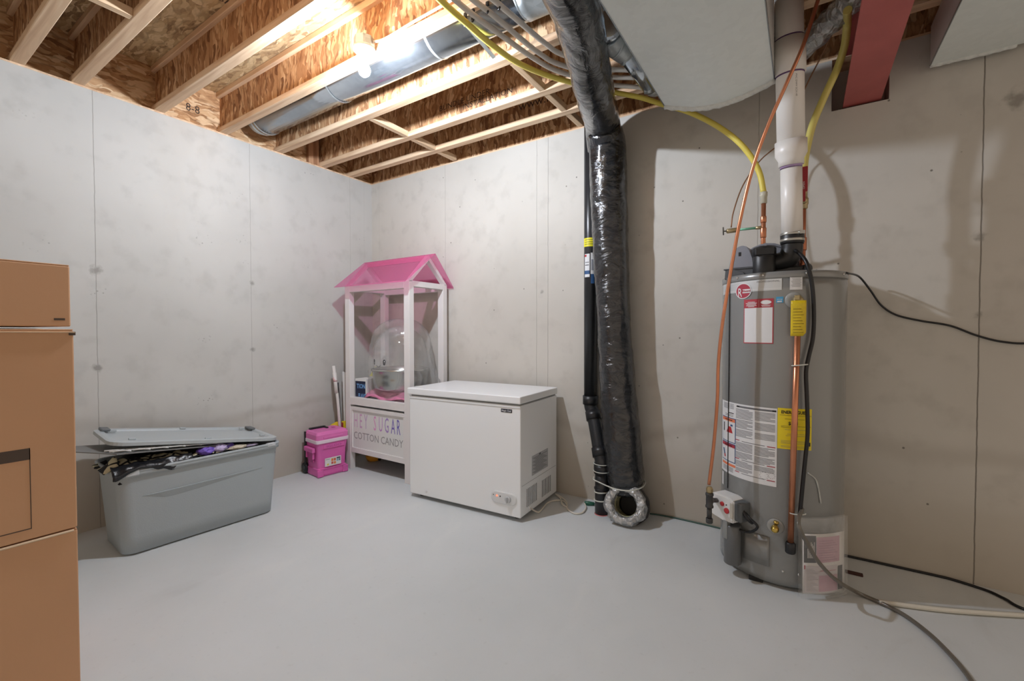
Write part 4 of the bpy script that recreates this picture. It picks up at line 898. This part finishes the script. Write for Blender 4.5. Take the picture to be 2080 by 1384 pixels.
shades = [(214,176,206),(206,168,200),(198,170,204),(0,0,0),(226,150,204),(196,150,206),(168,140,200),(128,112,192),(112,100,186)]
b = MB(); xs = [0,1,2,3.1,3.75,4.85,5.95,7.1,8.05]
word = 'HEY SUGAR'; x0_ = .118; st_ = .0660
for k, ch in enumerate(word):
    if ch == ' ': continue
    mm = mat('letter_tone_%d' % (k+1), shades[k], .5)
    cx_ = x0_+xs[k]*st_
    b.text(ch, lambda x, y: (cx_+x, .0155, .372+y*1.0), .175, mm, 'CENTER', .42, .0004)
b.build('sign_lettering', None, pnl)
MB().text('COTTON CANDY', lambda x, y: (.395+x, .0154, .272+y), .088, mat('letter_grey', (150,150,150), .5), 'CENTER', .86, .0).build('sign_lettering', None or MATS['letter_grey'], pnl)
# gable roof: two tinted sheets on painted rafters
pk = D.materials.new('pink_tinted_acrylic'); pk.use_nodes = True; nt = pk.node_tree; bb_ = nt.nodes['Principled BSDF']
bb_.inputs['Base Color'].default_value = lin((234,150,190)); bb_.inputs['Roughness'].default_value = .12
tr_ = nt.nodes.new('ShaderNodeBsdfTransparent'); tr_.inputs[0].default_value = lin((249,212,230)); mx_ = nt.nodes.new('ShaderNodeMixShader'); mx_.inputs[0].default_value = .20
nt.links.new(tr_.outputs[0], mx_.inputs[1]); nt.links.new(bb_.outputs[0], mx_.inputs[2]); nt.links.new(mx_.outputs[0], nt.nodes['Material Output'].inputs[0])
RZ, EZ, OV = 1.832, 1.565, .055
RYm = CD/2
fe_ = [(-.045,-.09,1.573),(CW+.030,-.09,1.573),(CW+.075,RYm,1.842),(-.010,RYm,1.842)]
b = MB(); b.prism([(-.03,-.085,1.583),(CW+.045,-.085,1.583),(CW+.070,RYm,RZ),(-.012,RYm,RZ)], (0,.0,.004)); b.build('roof_sheet', pk, cart)
b = MB(); b.prism([(-.03,CD+.035,1.578),(CW+.045,CD+.035,1.578),(CW+.070,RYm+.003,RZ),(-.012,RYm+.003,RZ)], (0,0,.004)); b.build('roof_sheet', pk, cart)
# hanging side sheet of the same tinted plastic inside the rear
b = MB()
for x in (.0, CW-.045):
    for ya, yb in ((.0,RYm),(CD,RYm)):
        dy = yb-ya; q = [(x,ya,1.600),(x,ya+dy*.13,1.600),(x,yb,RZ-.045),(x,yb,RZ-.006)]
        b.prism(q, (.045,0,0))
b.pieces('rafter', cwht, cart)
MB().box(.045,CW-.045,RYm-.012,RYm+.012,RZ-.045,RZ-.008).build('ridge_bar', mat('pink_paint', (232,150,190), .5), cart)
# ---------------------------------------------------------------- cotton candy machine under its dome
cm = thing('candy_machine', 'cotton candy machine with metal bowl and clear dome inside the cart', 'machine', (-2.925, 2.700, .604))
steel = mat('brushed_steel', (188,190,186), .24, .85, bump=.04, bscale=20)
MB().lathe([(.14,0),(.15,.01),(.15,.085),(.13,.095)], seg=40).build('machine_base', mat('pink_machine_body', (222,128,166), .4), cm)
BW = .236; b = MB(); b.lathe([(.12,.095),(.195,.10),(.220,.125),(.231,.20),(BW,.262),(BW+.010,.268),(BW+.010,.280),(BW,.284),(BW-.008,.280),(.220,.20),(.20,.135),(.06,.13)], seg=56, cap=True); b.build('bowl', steel, cm)
b = MB(); b.lathe([(.03,.13),(.035,.2),(.02,.22)], seg=20); b.build('spinner_head', steel, cm)
dome = film('clear_dome_plastic', (232,234,236), .10, .05, .02, 2)
R_ = .228; MB().lathe([(R_,.285),(R_*1.01,.34),(R_*.985,.42)]+[(R_*.985*math.cos(math.radians(a)), .42+.225*math.sin(math.radians(a))) for a in range(10, 86, 8)]+[(.004,.648)], seg=48, cap=False).build('dome', dome, cm, normals=True)
fk = mat('face_print', (60,60,62), .6); b = MB()
def fd_(u_, v_, R0=.2285): a = u_/R0-.02; return (R0*math.sin(a)*1.005, -R0*math.cos(a)*1.005, v_)
for u_, w in ((-.078,.014),(.055,.014)):
    disc(fd_, u_, .345, w, .024, 18, fk, b)
b.pieces('printed_eye', fk, cm)
b = MB(); disc(lambda u_, v_: fd_(u_, v_, .2305), .058, .353, .004, .006, 12, white, b); b.build('eye_highlight', white, cm)
MB().tube([fd_(-.036+.05*k/8, .318-.012*math.sin(math.pi*k/8)) for k in range(9)], .0018, 6).build('printed_smile', fk, cm)
# crumpled clear bag over the machine
bag = thing('plastic_bag', 'large crumpled clear plastic bag with recycling mark draped over the machine', 'bag', (-2.905, 2.70, .604))
def bagp(u_, v_):
    a = 2*math.pi*u_; t_ = v_; rad = (.27*(1-t_)**.0 if t_ < .42 else .27*max(0, math.cos((t_-.42)/.58*math.pi/2))**.75); z_ = .012+.72*t_ if t_ < .42 else .314+.40*math.sin((t_-.42)/.58*math.pi/2)
    w = 1+.12*nz((math.cos(a)*2.2, math.sin(a)*2.2, z_*4))+.075*abs(nz((math.cos(a)*7, math.sin(a)*7, z_*14)))+.03*nz((math.cos(a)*16, math.sin(a)*16, z_*20))
    ex = 1.0+.30*(1 if math.cos(a) > 0 else .5)*abs(math.cos(a))*max(0, 1-t_*1.7)
    return (min(.385, max(-.385, rad*w*math.cos(a)*ex)), max(-.178, min(.172, rad*w*math.sin(a))), z_)
b = MB(); b.grid(bagp, 96, 60); bmesh.ops.remove_doubles(b.bm, verts=b.bm.verts, dist=.0004); b.build('bag_film', film('clear_bag_film', (236,238,238), .05, .10, 1.0, 7, (1,1,.6), .10), bag)
def bf(x, z): return (x, -.1795, z)
b = MB(); tri = [(-.118,.195),(-.030,.185),(-.052,.270)]
import itertools
for k in range(3):
    p_, q_ = Vector(tri[k]), Vector(tri[(k+1) % 3]); a_ = p_.lerp(q_, .14); c__ = p_.lerp(q_, .80)
    b.tube([bf(*a_), bf(*c__)], .0045, 8)
    dd = (q_-p_).normalized(); nn = Vector((-dd.y, dd.x)); tip = c__+dd*.016
    b.prism([bf(*(c__+nn*.011)), bf(*(c__-nn*.011)), bf(*tip)], (0,-.002,0))
b.build('recycling_mark', fk, bag)
cl = MB(); cl.grid(lambda u_, v_: (-3.16+.50*u_-.02*v_, 2.505+.10*v_+.01*nz((u_*4,v_*3,1)), .640+.055*v_+.022*nz((u_*6,v_*5,2))+.012*math.sin(u_*9)), 24, 12)
tag(cl.build('pink_cloth', mat('pink_cloth', (216,132,166), .85, bump=.5, bscale=50, var=.1, vscale=20), solid=.006), 'folded pink cloth lying in front of the candy machine', 'cloth')
# carton with blue lettering
bx = thing('flavoring_carton', 'white carton with dark blue lettered label in the cart window', 'carton', (-3.262, 2.520, .604), math.radians(4))
b = MB(); b.box(-.04,.10,0,.12,.0,.186,.002,1); b.build('box', mat('carton_white', (220,220,218), .6), bx)
nb = mat('navy_label', (16,24,58), .5); cyb = mat('light_blue_lettering', (120,172,226), .5); b = MB(); b.box(-.035,.088,-.001,0,.008,.165,m=nb)
b.text('TION', lambda x, y: (.035+x, -.0018, .103+y), .055, cyb, 'CENTER', .78, .0012).text('FLAVO', lambda x, y: (.052+x, -.0018, .022+y), .050, cyb, 'CENTER', .66, .0012); b.build('label', None, bx)
tag(MB().lathe([(.026,0),(.030,.02),(.028,.10),(.012,.13)], (-3.15,2.735,.604), 20).build('clear_bottle', mat('pale_bottle', (196,200,206), .2)), 'small pale bottle behind the lettered carton in the cart', 'bottle')
b = MB(); b.grid(lambda u_, v_: (-3.285+.10*u_, 2.66+.03*v_, .80+.06*math.sin(math.pi*u_)*v_+.03*v_), 8, 4); tag(b.build('yellow_scrap', mat('pale_yellow_paper', (228,226,110), .6), solid=.003), 'pale yellow paper standing behind the lettered carton', 'paper')
tag(MB().box(-3.29,-3.20,2.655,2.70,.604,.80,.004,1).build('white_packet', mat('carton_white', (220,220,218), .6)), 'plain white packet standing upright behind the lettered carton', 'packet')
# pole, boards and yellow bag beside the cart
pole = thing('white_pole', 'white pole leaning in the corner between the cooler and the cart', 'pole', (-3.40,2.44,0))
MB().tube([(-3.395,2.455,.004),(-3.44,2.44,.60),(-3.468,2.42,.900)], .013, 12).build('stick', mat('pole_white', (224,220,216), .4), pole, world=True)
MB().tube([(-3.446,2.432,.66),(-3.462,2.424,.84)], .016, 12).build('grip', mat('pole_white', (224,220,216), .4), pole, world=True)
MB().tube([(-3.455,2.428,.76),(-3.46,2.425,.80)], .0165, 12).build('pink_band', mat('band_pink', (222,180,184), .5), pole, world=True)
b = MB(); b.prism([(-3.42,2.50,.0),(-3.375,2.53,.0),(-3.455,2.57,.82),(-3.505,2.54,.84)], (.004,-.008,0)); tag(b.build('white_board', mat('board_white', (214,212,208), .6)), 'thin white board leaning in the corner behind the cart post', 'board')
b = MB(); b.prism([(-3.50,2.42,.30),(-3.40,2.46,.28),(-3.39,2.47,.41),(-3.47,2.44,.40),(-3.52,2.42,.37)], (0,.03,0)); yb = b.build('yellow_package', mat('yellow_package', (234,214,52), .4)); tag(yb, 'yellow and red package standing behind the pink cooler', 'package')
b = MB(); b.prism([(-3.50,2.42,.0),(-3.40,2.46,.0),(-3.40,2.46,.28),(-3.50,2.42,.30)], (0,.03,0)).build('lower_sleeve', mat('pale_sleeve', (200,196,186), .6), yb)
MB().box(-3.408,-3.388,2.45,2.455,.30,.40).build('red_edge', mat('package_red', (150,36,44), .5), yb)
b = MB(); b.tube([(-3.405,2.462,.15),(-3.43,2.455,.5),(-3.45,2.45,.75)], .006, 8, 4); tag(b.build('black_rod', cordb), 'thin black rod leaning with the white pole in the corner', 'rod')
rb_ = MB(); rb_.lathe([(.02,0),(.06,.01),(.075,.045),(.06,.08),(.02,.09)], (-3.33,2.74,.0), 20); rb_.bm.verts.ensure_lookup_table(); 
ob = tag(rb_.build('orange_toy', mat('orange_yellow_plastic', (232,160,44), .4)), 'orange and red plastic item lying under the cart', 'item')
MB().box(-3.41,-3.36,2.70,2.76,.05,.12,.01).build('red_patch', mat('package_red', (150,36,44), .5), ob)
MB().tube([(-3.26,2.74,.02),(-3.22,2.76,.075),(-3.14,2.80,.085),(-3.05,2.82,.03)], .014, 10, 5).build('dark_strap', cordb, ob)

# ---------------------------------------------------------------- pink wheeled cooler
ck = thing('pink_cooler', 'pink wheeled picnic cooler with white rim beside the cart', 'cooler', (-3.306, 2.15, 0), math.atan2(.266, .033))
pkc = mat('cooler_pink', (222,104,178), .42); pkl = mat('cooler_pink_lid', (226,120,186), .42); LX_, LY_ = .268, .215
b = MB()
def rrg(ins, z): return [(x, y, z) for x, y, _ in rrect(0+ins, LX_-ins, 0+ins, LY_-ins, .022, 0, 4)]
b.loft([rrg(.010,.004),rrg(.004,.02),rrg(.004,.065),rrg(.012,.072),rrg(.008,.20),rrg(.0,.272),rrg(.0,.280)], smooth=False); b.build('body', pkc, ck)
b = MB(); b.loft([rrg(-.008,.280),rrg(-.010,.284),rrg(-.010,.306),rrg(-.008,.309)], smooth=False); b.build('rim', mat('cooler_rim_white', (232,214,226), .4), ck)
b = MB(); b.loft([rrg(-.006,.309),rrg(-.006,.350),rrg(.004,.368),rrg(.016,.374)], smooth=False); b.build('lid', pkl, ck)
MB().box(.05,.22,-.010,.0,.318,.335,.003).build('lid_ledge', pkl, D.objects['lid'] if False else ck)
b = MB(); b.box(.050,.235,-.003,.006,.232,.262,.002,1).box(.03,.24,-.002,.01,.062,.070,.001,1).box(.0,.05,-.006,.01,.004,.06,.004,1).box(.22,LX_,-.006,.01,.004,.06,.004,1); b.pieces('molded_relief', pkc, ck)
b = MB(); b.text('IGLOO', lambda x, y: (.142+x, -.0035, .240+y), .028, mat('cooler_pink_dark', (190,78,150), .5), 'CENTER', 1.5, .0004); b.build('embossed_name', MATS['cooler_pink_dark'], ck)
b = MB(); b.box(.064,.205,-.0012,.005,.082,.150,m=white)
for (x0,x1,z0,z1,c_) in ((.070,.105,.138,.142,(150,150,150)),(.080,.096,.090,.104,(226,206,90)),(.118,.136,.118,.140,(226,130,70)),(.140,.158,.118,.140,(214,110,80)),(.118,.136,.094,.114,(206,96,90)),(.140,.158,.092,.112,(226,140,80)),(.165,.198,.130,.143,(70,80,90)),(.165,.180,.112,.127,(120,170,190)),(.184,.198,.112,.127,(90,120,130))): b.box(x0,x1,-.0018,0,z0,z1,m=mat('cooler_tag_%d_%d_%d' % c_, c_, .5))
b.build('paper_label', None, ck)
# side carrying handle on the end that faces the camera (local -x end)
b = MB(); b.box(-.028,.0,.03,.185,.205,.245,.008,2).box(-.018,.0,.045,.06,.15,.21,.004,1).box(-.018,.0,.155,.17,.15,.21,.004,1); b.build('carry_handle', pkc, ck)
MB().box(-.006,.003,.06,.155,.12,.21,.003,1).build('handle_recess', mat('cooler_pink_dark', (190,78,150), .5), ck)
b = MB(); b.box(.02,.16,.165,.195,.372,.388,.006,2).box(.14,.16,.12,.17,.372,.384,.003,1); b.build('telescopic_handle', mat('black_plastic', (24,24,26), .4), ck)
b = MB(); b.box(.185,.21,.10,.13,.373,.379,.002,1); b.build('lid_latch', mat('cooler_pink_dark', (190,78,150), .5), ck)
wheelm = mat('black_wheel', (26,27,28), .5)
for x in (.015, LX_-.04):
    wv = MB().lathe([(.02,-.014),(.043,-.013),(.046,-.008),(.046,.008),(.043,.013),(.02,.014)], (x-.012, LY_+.006, .046), 28, (1,0,0)).build('wheel', wheelm, ck)
    h = MB().lathe([(.004,.014),(.026,.0142),(.024,.018),(.01,.018)], (x-.012, LY_+.006, .046), 24, (-1,0,0))
    for k in range(5): a = k*2*math.pi/5; h.box(x-.0315,x-.029,LY_+.006+.014*math.cos(a)-.004,LY_+.006+.014*math.cos(a)+.004,.046+.014*math.sin(a)-.004,.046+.014*math.sin(a)+.004)
    h.build('hub', mat('hub_grey', (58,60,62), .4), wv)
MB().box(-.012,.0,.185,.212,.09,.36,.003,1).build('handle_rail', wheelm, ck)

# ---------------------------------------------------------------- storage tote
tt = thing('storage_tote', 'large grey plastic storage tote by the left wall, its lid askew', 'tote', (-3.162, 1.222, 0), math.radians(86.55))
tg_ = mat('tote_grey_plastic', (166,174,177), .5, bump=.08, bscale=160); tgl = mat('tote_lid_grey', (176,183,185), .42)
def tr_(hx, hy, r_, z, n=6): return rrect(-hx, hx, -hy, hy, r_, z, n)
HX, HY = .388, .190; TX_, TY_ = .418, .218; TH = .462
def sec(t_, ins=0): return tr_(HX+(TX_-HX)*t_-ins, HY+(TY_-HY)*t_-ins, .06, .010+(TH-.010)*t_)
b = MB(); b.loft([tr_(HX-.02,HY-.02,.05,.002), tr_(HX,HY,.06,.010)]+[sec(t_) for t_ in (.2,.4,.6,.8,.9,1)], cap1=False)
inner = [sec(t_, .006) for t_ in (1,.9,.5,.05)]
b.loft([sec(1)]+inner, cap0=False, cap1=True); b.build('tub', tg_, tt)
b = MB()
for q in (0,):
    b.tube(tr_(TX_+.006,TY_+.006,.065,TH), .009, 8, closed=True)
b.loft([tr_(TX_+.002,TY_+.002,.062,TH-.030), tr_(TX_+.011,TY_+.011,.068,TH-.028), tr_(TX_+.011,TY_+.011,.068,TH+.002), tr_(TX_-.004,TY_-.004,.062,TH+.004)], cap0=False, cap1=False); b.build('rim', tg_, tt)
# moulded crease along the front: a shallow ledge, lit from above it throws its own shade
b = MB(); n_ = 24; top_, bt_ = [], []
def fy(z): return -(HY+(TY_-HY)*((z-.010)/(TH-.010)))
top = []; 
for k in range(n_+1):
    u_ = k/n_; x = -.315+.62*u_; z = .318+.004*u_; hgt = .040*min(1, u_/.18)*(1 if u_ < .3 else (1-(u_-.3)/.7*.85)); top.append((x, z, hgt))
rows = [[(x, fy(z)-.0005, z) for x, z, h in top], [(x, fy(z)-.011*min(1,h/.03)-.0005, z-.001) for x, z, h in top], [(x, fy(z-h)-.0005, z-h) for x, z, h in top]]
g = [[b.bm.verts.new(Vector(p)) for p in r_] for r_ in rows]
for r0, r1 in zip(g, g[1:]):
    for k in range(n_): b.bm.faces.new((r0[k], r0[k+1], r1[k+1], r1[k]))
b.build('molded_crease', tg_, tt)
b = MB(); b.box(-.385,-.325,-(TY_+.016),-(TY_-.012),TH-.022,TH+.010,.004,1).box(.330,.385,-(TY_+.014),-(TY_-.012),TH-.012,TH+.010,.004,1); b.pieces('rim_tab', mat('tab_pale', (196,200,202), .4), tt)
# lid: tilted, propped up at the left end by the contents
LMx = Matrix.Translation((.0,.030,.560))@Matrix.Rotation(math.radians(-1.0), 4, 'Z')@Matrix.Rotation(math.radians(9.0), 4, 'Y')@Matrix.Rotation(math.radians(1.5), 4, 'X')
lid = MB()
lh = [[LMx@Vector(p) for p in tr_(.438,.228,.075,z)] for z in (-.014,.004)]+[[LMx@Vector(p) for p in tr_(.428,.218,.07,.008)],[LMx@Vector(p) for p in tr_(.400,.190,.06,.006)],[LMx@Vector(p) for p in tr_(.392,.182,.055,-.004)]]
lid.loft(lh, smooth=False); lid.build('lid', tgl, tt)
lidp = [o for o in tt.children if o.name.startswith('lid')][0]
b = MB()
for x, y in ((-.36,.13),(-.33,-.15),(.02,-.196),(.34,.15),(.36,-.13),(.0,.19)): b.box(x-.016,x+.016,y-.008,y+.008,.003,.014,.002,1,mx=LMx)
b.pieces('lid_lug', tgl, lidp)
MB().box(-.03,.06,-.172,-.15,-.0035,-.002,mx=LMx).build('lid_sticker', mat('lid_sticker_yellow', (222,214,130), .5), lidp)
b = MB(); b.box(-.412,-.37,.12,.20,.006,.02,.004,1,mx=LMx).box(.37,.412,.10,.18,.006,.02,.004,1,mx=LMx); b.pieces('lid_latch', mat('latch_grey', (104,108,110), .5), lidp)
# things inside the tote
T_ = rotm(tt)
def tw(p): return T_@Vector(p)
sheetm = mat('grey_board', (126,126,124), .6)
SM = T_@Matrix.Translation((-.20,-.02,.530))@Matrix.Rotation(math.radians(7), 4, 'Y')@Matrix.Rotation(math.radians(-3), 4, 'X')
b = MB(); b.prism([(-.30,.26,0),(-.37,.05,0),(-.22,-.215,0),(.34,-.150,0),(.34,.20,0)], (0,0,.005), mx=SM); sb = b.build('grey_board', sheetm); tag(sb, 'thin grey board sticking out from under the tote lid at the left', 'board')
rack = MB()
for k in range(7): rack.tube([SM@Vector((-.235+.085*k,-.205+.012*k,.016)), SM@Vector((-.165+.085*k,-.145+.012*k,.018))], .0042, 6); 
for k in range(7): rack.tube([SM@Vector((-.165+.085*k,-.215+.012*k,.017)), SM@Vector((-.225+.085*k,-.145+.012*k,.017))], .0042, 6)
rack.tube([SM@Vector((-.26,-.16,.018)),SM@Vector((.32,-.105,.018))], .004, 6).tube([SM@Vector((-.25,-.205,.018)),SM@Vector((.32,-.145,.018))], .0035, 6); tag(rack.build('white_wire_rack', mat('white_wire', (218,220,218), .35)), 'white wire grid lying on the grey board under the tote lid', 'rack')
# black cloth with a pale pattern filling the tote
pm = NT('patterned_cloth'); v_ = pm.voro(15, pm.mapping((1,1,1.6)), 'Distance', 'DISTANCE_TO_EDGE'); sel_ = pm.math('GREATER_THAN', pm.noise(6, 2), .43)
pm.col(pm.mix(pm.math('MULTIPLY', pm.smooth(v_, .06, .12), sel_), lin((18,18,22)), lin((214,208,178)))); pm.put(pm.b.inputs['Roughness'], .8)
def cloth(name, fn, m_, nu=40, nv=20, sol=.004):
    b = MB(); b.grid(fn, nu, nv); return b.build(name, m_, solid=sol)
def heap(u_, v_):
    x = -.405+.80*u_; y = -.200+.395*v_; ht = .450+.045*max(0, 1-u_*1.7)+.03*nz((x*9,y*9,1))-.035*max(0, u_-.5)
    edge = min(1, 6*min(v_, 1-v_), 8*min(u_, 1-u_)); return tw((x, y, .40+(ht-.40)*edge**.6))
tag(cloth('black_cloth', heap, mat('black_cloth', (20,20,24), .85, bump=.6, bscale=40), 48, 28), 'black cloth bundled inside the grey storage tote', 'cloth')
def flap(u_, v_): x = -.40+.40*u_; return tw((x+.02*nz((u_*7,v_*3,1)), -.236+.02*v_+.012*nz((u_*11,v_*5,4)), .470+.055*v_+.014*nz((u_*9,2,v_*4))))
tag(cloth('patterned_cloth', lambda u_, v_: tw((-.385+.50*u_+.02*nz((u_*7,v_*3,1)), -.195+.11*v_, .470+.035*v_*(1-.4*u_)+.016*nz((u_*12,v_*5,4)))), pm.m, 40, 12), 'black cloth with cream brush pattern spilling at the front left of the tote', 'cloth')
tag(cloth('black_bag_edge', lambda u_, v_: tw((-.437+.36*u_, -.190-.052*math.sin(math.pi*.62*v_)*(1-.5*u_)-.005, .500-.045*v_-.02*v_*math.cos(u_*9)+.014*nz((u_*9,v_*3,7)))), mat('black_bag_film', (24,25,28), .3, bump=.5, bscale=30), 30, 10), 'shiny black bag edge hanging over the front left rim of the tote', 'bag')
tag(cloth('dark_strap', lambda u_, v_: tw((-.455+.06*v_+.012*nz((u_*9,v_,1)), -.16+.26*u_, .49+.04*math.sin(u_*6)*v_-.03*(1-v_))), pm.m, 16, 8), 'patterned strap edge spilling over the left end of the tote', 'strap')
def puff(c, r, seed, m_, nm, lb, cat='cloth', sq=(1,1,.6), grp=None):
    b = MB(); g = bmesh.ops.create_icosphere(b.bm, subdivisions=4, radius=1)
    for v in b.bm.verts:
        n = v.co.copy(); v.co = tw((c[0]+n.x*r*sq[0]*(1+.28*nz((n.x*2+seed,n.y*2,n.z*2))+.14*nz((n.x*6,n.y*6+seed,n.z*6))), c[1]+n.y*r*sq[1]*(1+.28*nz((n.x*2,n.y*2+seed,n.z*2))), c[2]+n.z*r*sq[2]*(1+.4*nz((n.x*3,n.y*3,n.z*3+seed)))))
    for f in b.bm.faces: f.smooth = True
    return tag(b.build(nm, m_), lb, cat, grp)
puff((.005,-.165,.488), .045, 1, mat('purple_fabric', (122,96,196), .6, bump=.6, bscale=40), 'purple_cloth', 'deep purple fabric bunch peeking out of the tote front')
puff((.075,-.165,.490), .042, 5, mat('lilac_fabric', (190,176,214), .6, bump=.6, bscale=40), 'lilac_cloth', 'pale lilac fabric bunch beside the purple one in the tote')
puff((.135,-.15,.486), .032, 9, mat('purple_fabric', (122,96,196), .6, bump=.6, bscale=40), 'purple_cloth', 'small purple fabric fold right of the lilac bunch in the tote')
puff((.17,-.185,.478), .040, 3, mat('cream_fabric', (206,196,176), .8, bump=.6, bscale=40), 'cream_cloth', 'crumpled cream cloth at the tote rim right of the purple ones', sq=(1.4,.7,.35))
puff((.25,-.18,.474), .030, 6, mat('grey_lilac_fabric', (160,150,172), .8, bump=.6, bscale=40), 'grey_cloth', 'small grey lilac cloth at the right part of the tote rim', sq=(1.5,.7,.3))

# ---------------------------------------------------------------- stacked moving boxes at the left
kraft = mat('kraft_cardboard', (204,158,120), .8, var=.03, vscale=3, bump=.05, bscale=30); kin = mat('cardboard_edge', (214,188,156), .85); kp = mat('box_print', (84,70,60), .8)
BX, BYc = -2.02, .437
def carton(nm, lb, z0, z1, x0, x1, y0, y1, rz=0):
    r = thing(nm, lb, 'box', ((x0+x1)/2, (y0+y1)/2, z0), math.radians(rz), 'stacked cardboard boxes')
    hx, hy, h = (x1-x0)/2, (y1-y0)/2, z1-z0
    b = MB(); b.box(-hx,hx,-hy,hy,.0,h-.004,.004,2); b.build('carton', kraft, r)
    b = MB(); b.box(-hx+.001,hx-.001,.002,hy-.001,h-.004,h,.0015,1).box(-hx+.001,hx-.001,-hy+.001,-.002,h-.004,h,.0015,1); b.build('flap', kraft, r)
    return r, hx, hy, h
r1, hx, hy, h = carton('cardboard_box', 'bottom cardboard box of the stack at the left edge', 0, .549, BX-.60, BX, BYc-.46, BYc)
b = MB(); b.tube([(hx-.004,-hy+.01,.546),(hx+.002,hy-.01,.546)], .004, 6).build('torn_edge', kin, r1)
MB().box(hx,hx+.0008,-.17,.045,.03,.055).build('box_print', kp, r1)
r2b, hx, hy, h = carton('cardboard_box', 'middle cardboard box with a dark printed panel, in the stack at the left edge', .553, 1.213, BX-.60, BX, BYc-.46, BYc)
b = MB(); X = hx; yy = hy
b.box(X,X+.0008,-.10,yy-.105,.252,.288).box(X,X+.0008,yy-.107,yy-.105,.035,.288).box(X,X+.0008,-.10,yy-.105,.033,.036)
b.build('box_print', kp, r2b)
MB().box(X-.004,X+.004,yy-.012,yy+.004,.640,.652,.001,1).build('dented_corner', kp, r2b)
b = MB(); b.prism([(-.1,hy-.01,.66),(hx+.006,hy+.002,.648),(hx+.006,-.2,.652),(-.1,-.2,.664)], (0,0,.003)); b.build('flap', kin, r2b)
r3b, hx, hy, h = carton('cardboard_box', 'top cardboard box of the stack at the left edge, smaller and darker', 1.222, 1.425, BX-.55, BX-.004, BYc-.43, BYc-.010, 1.2)
MB().box(hx,hx+.0008,hy-.04,hy-.014,.020,.027).build('box_print', kp, r3b)
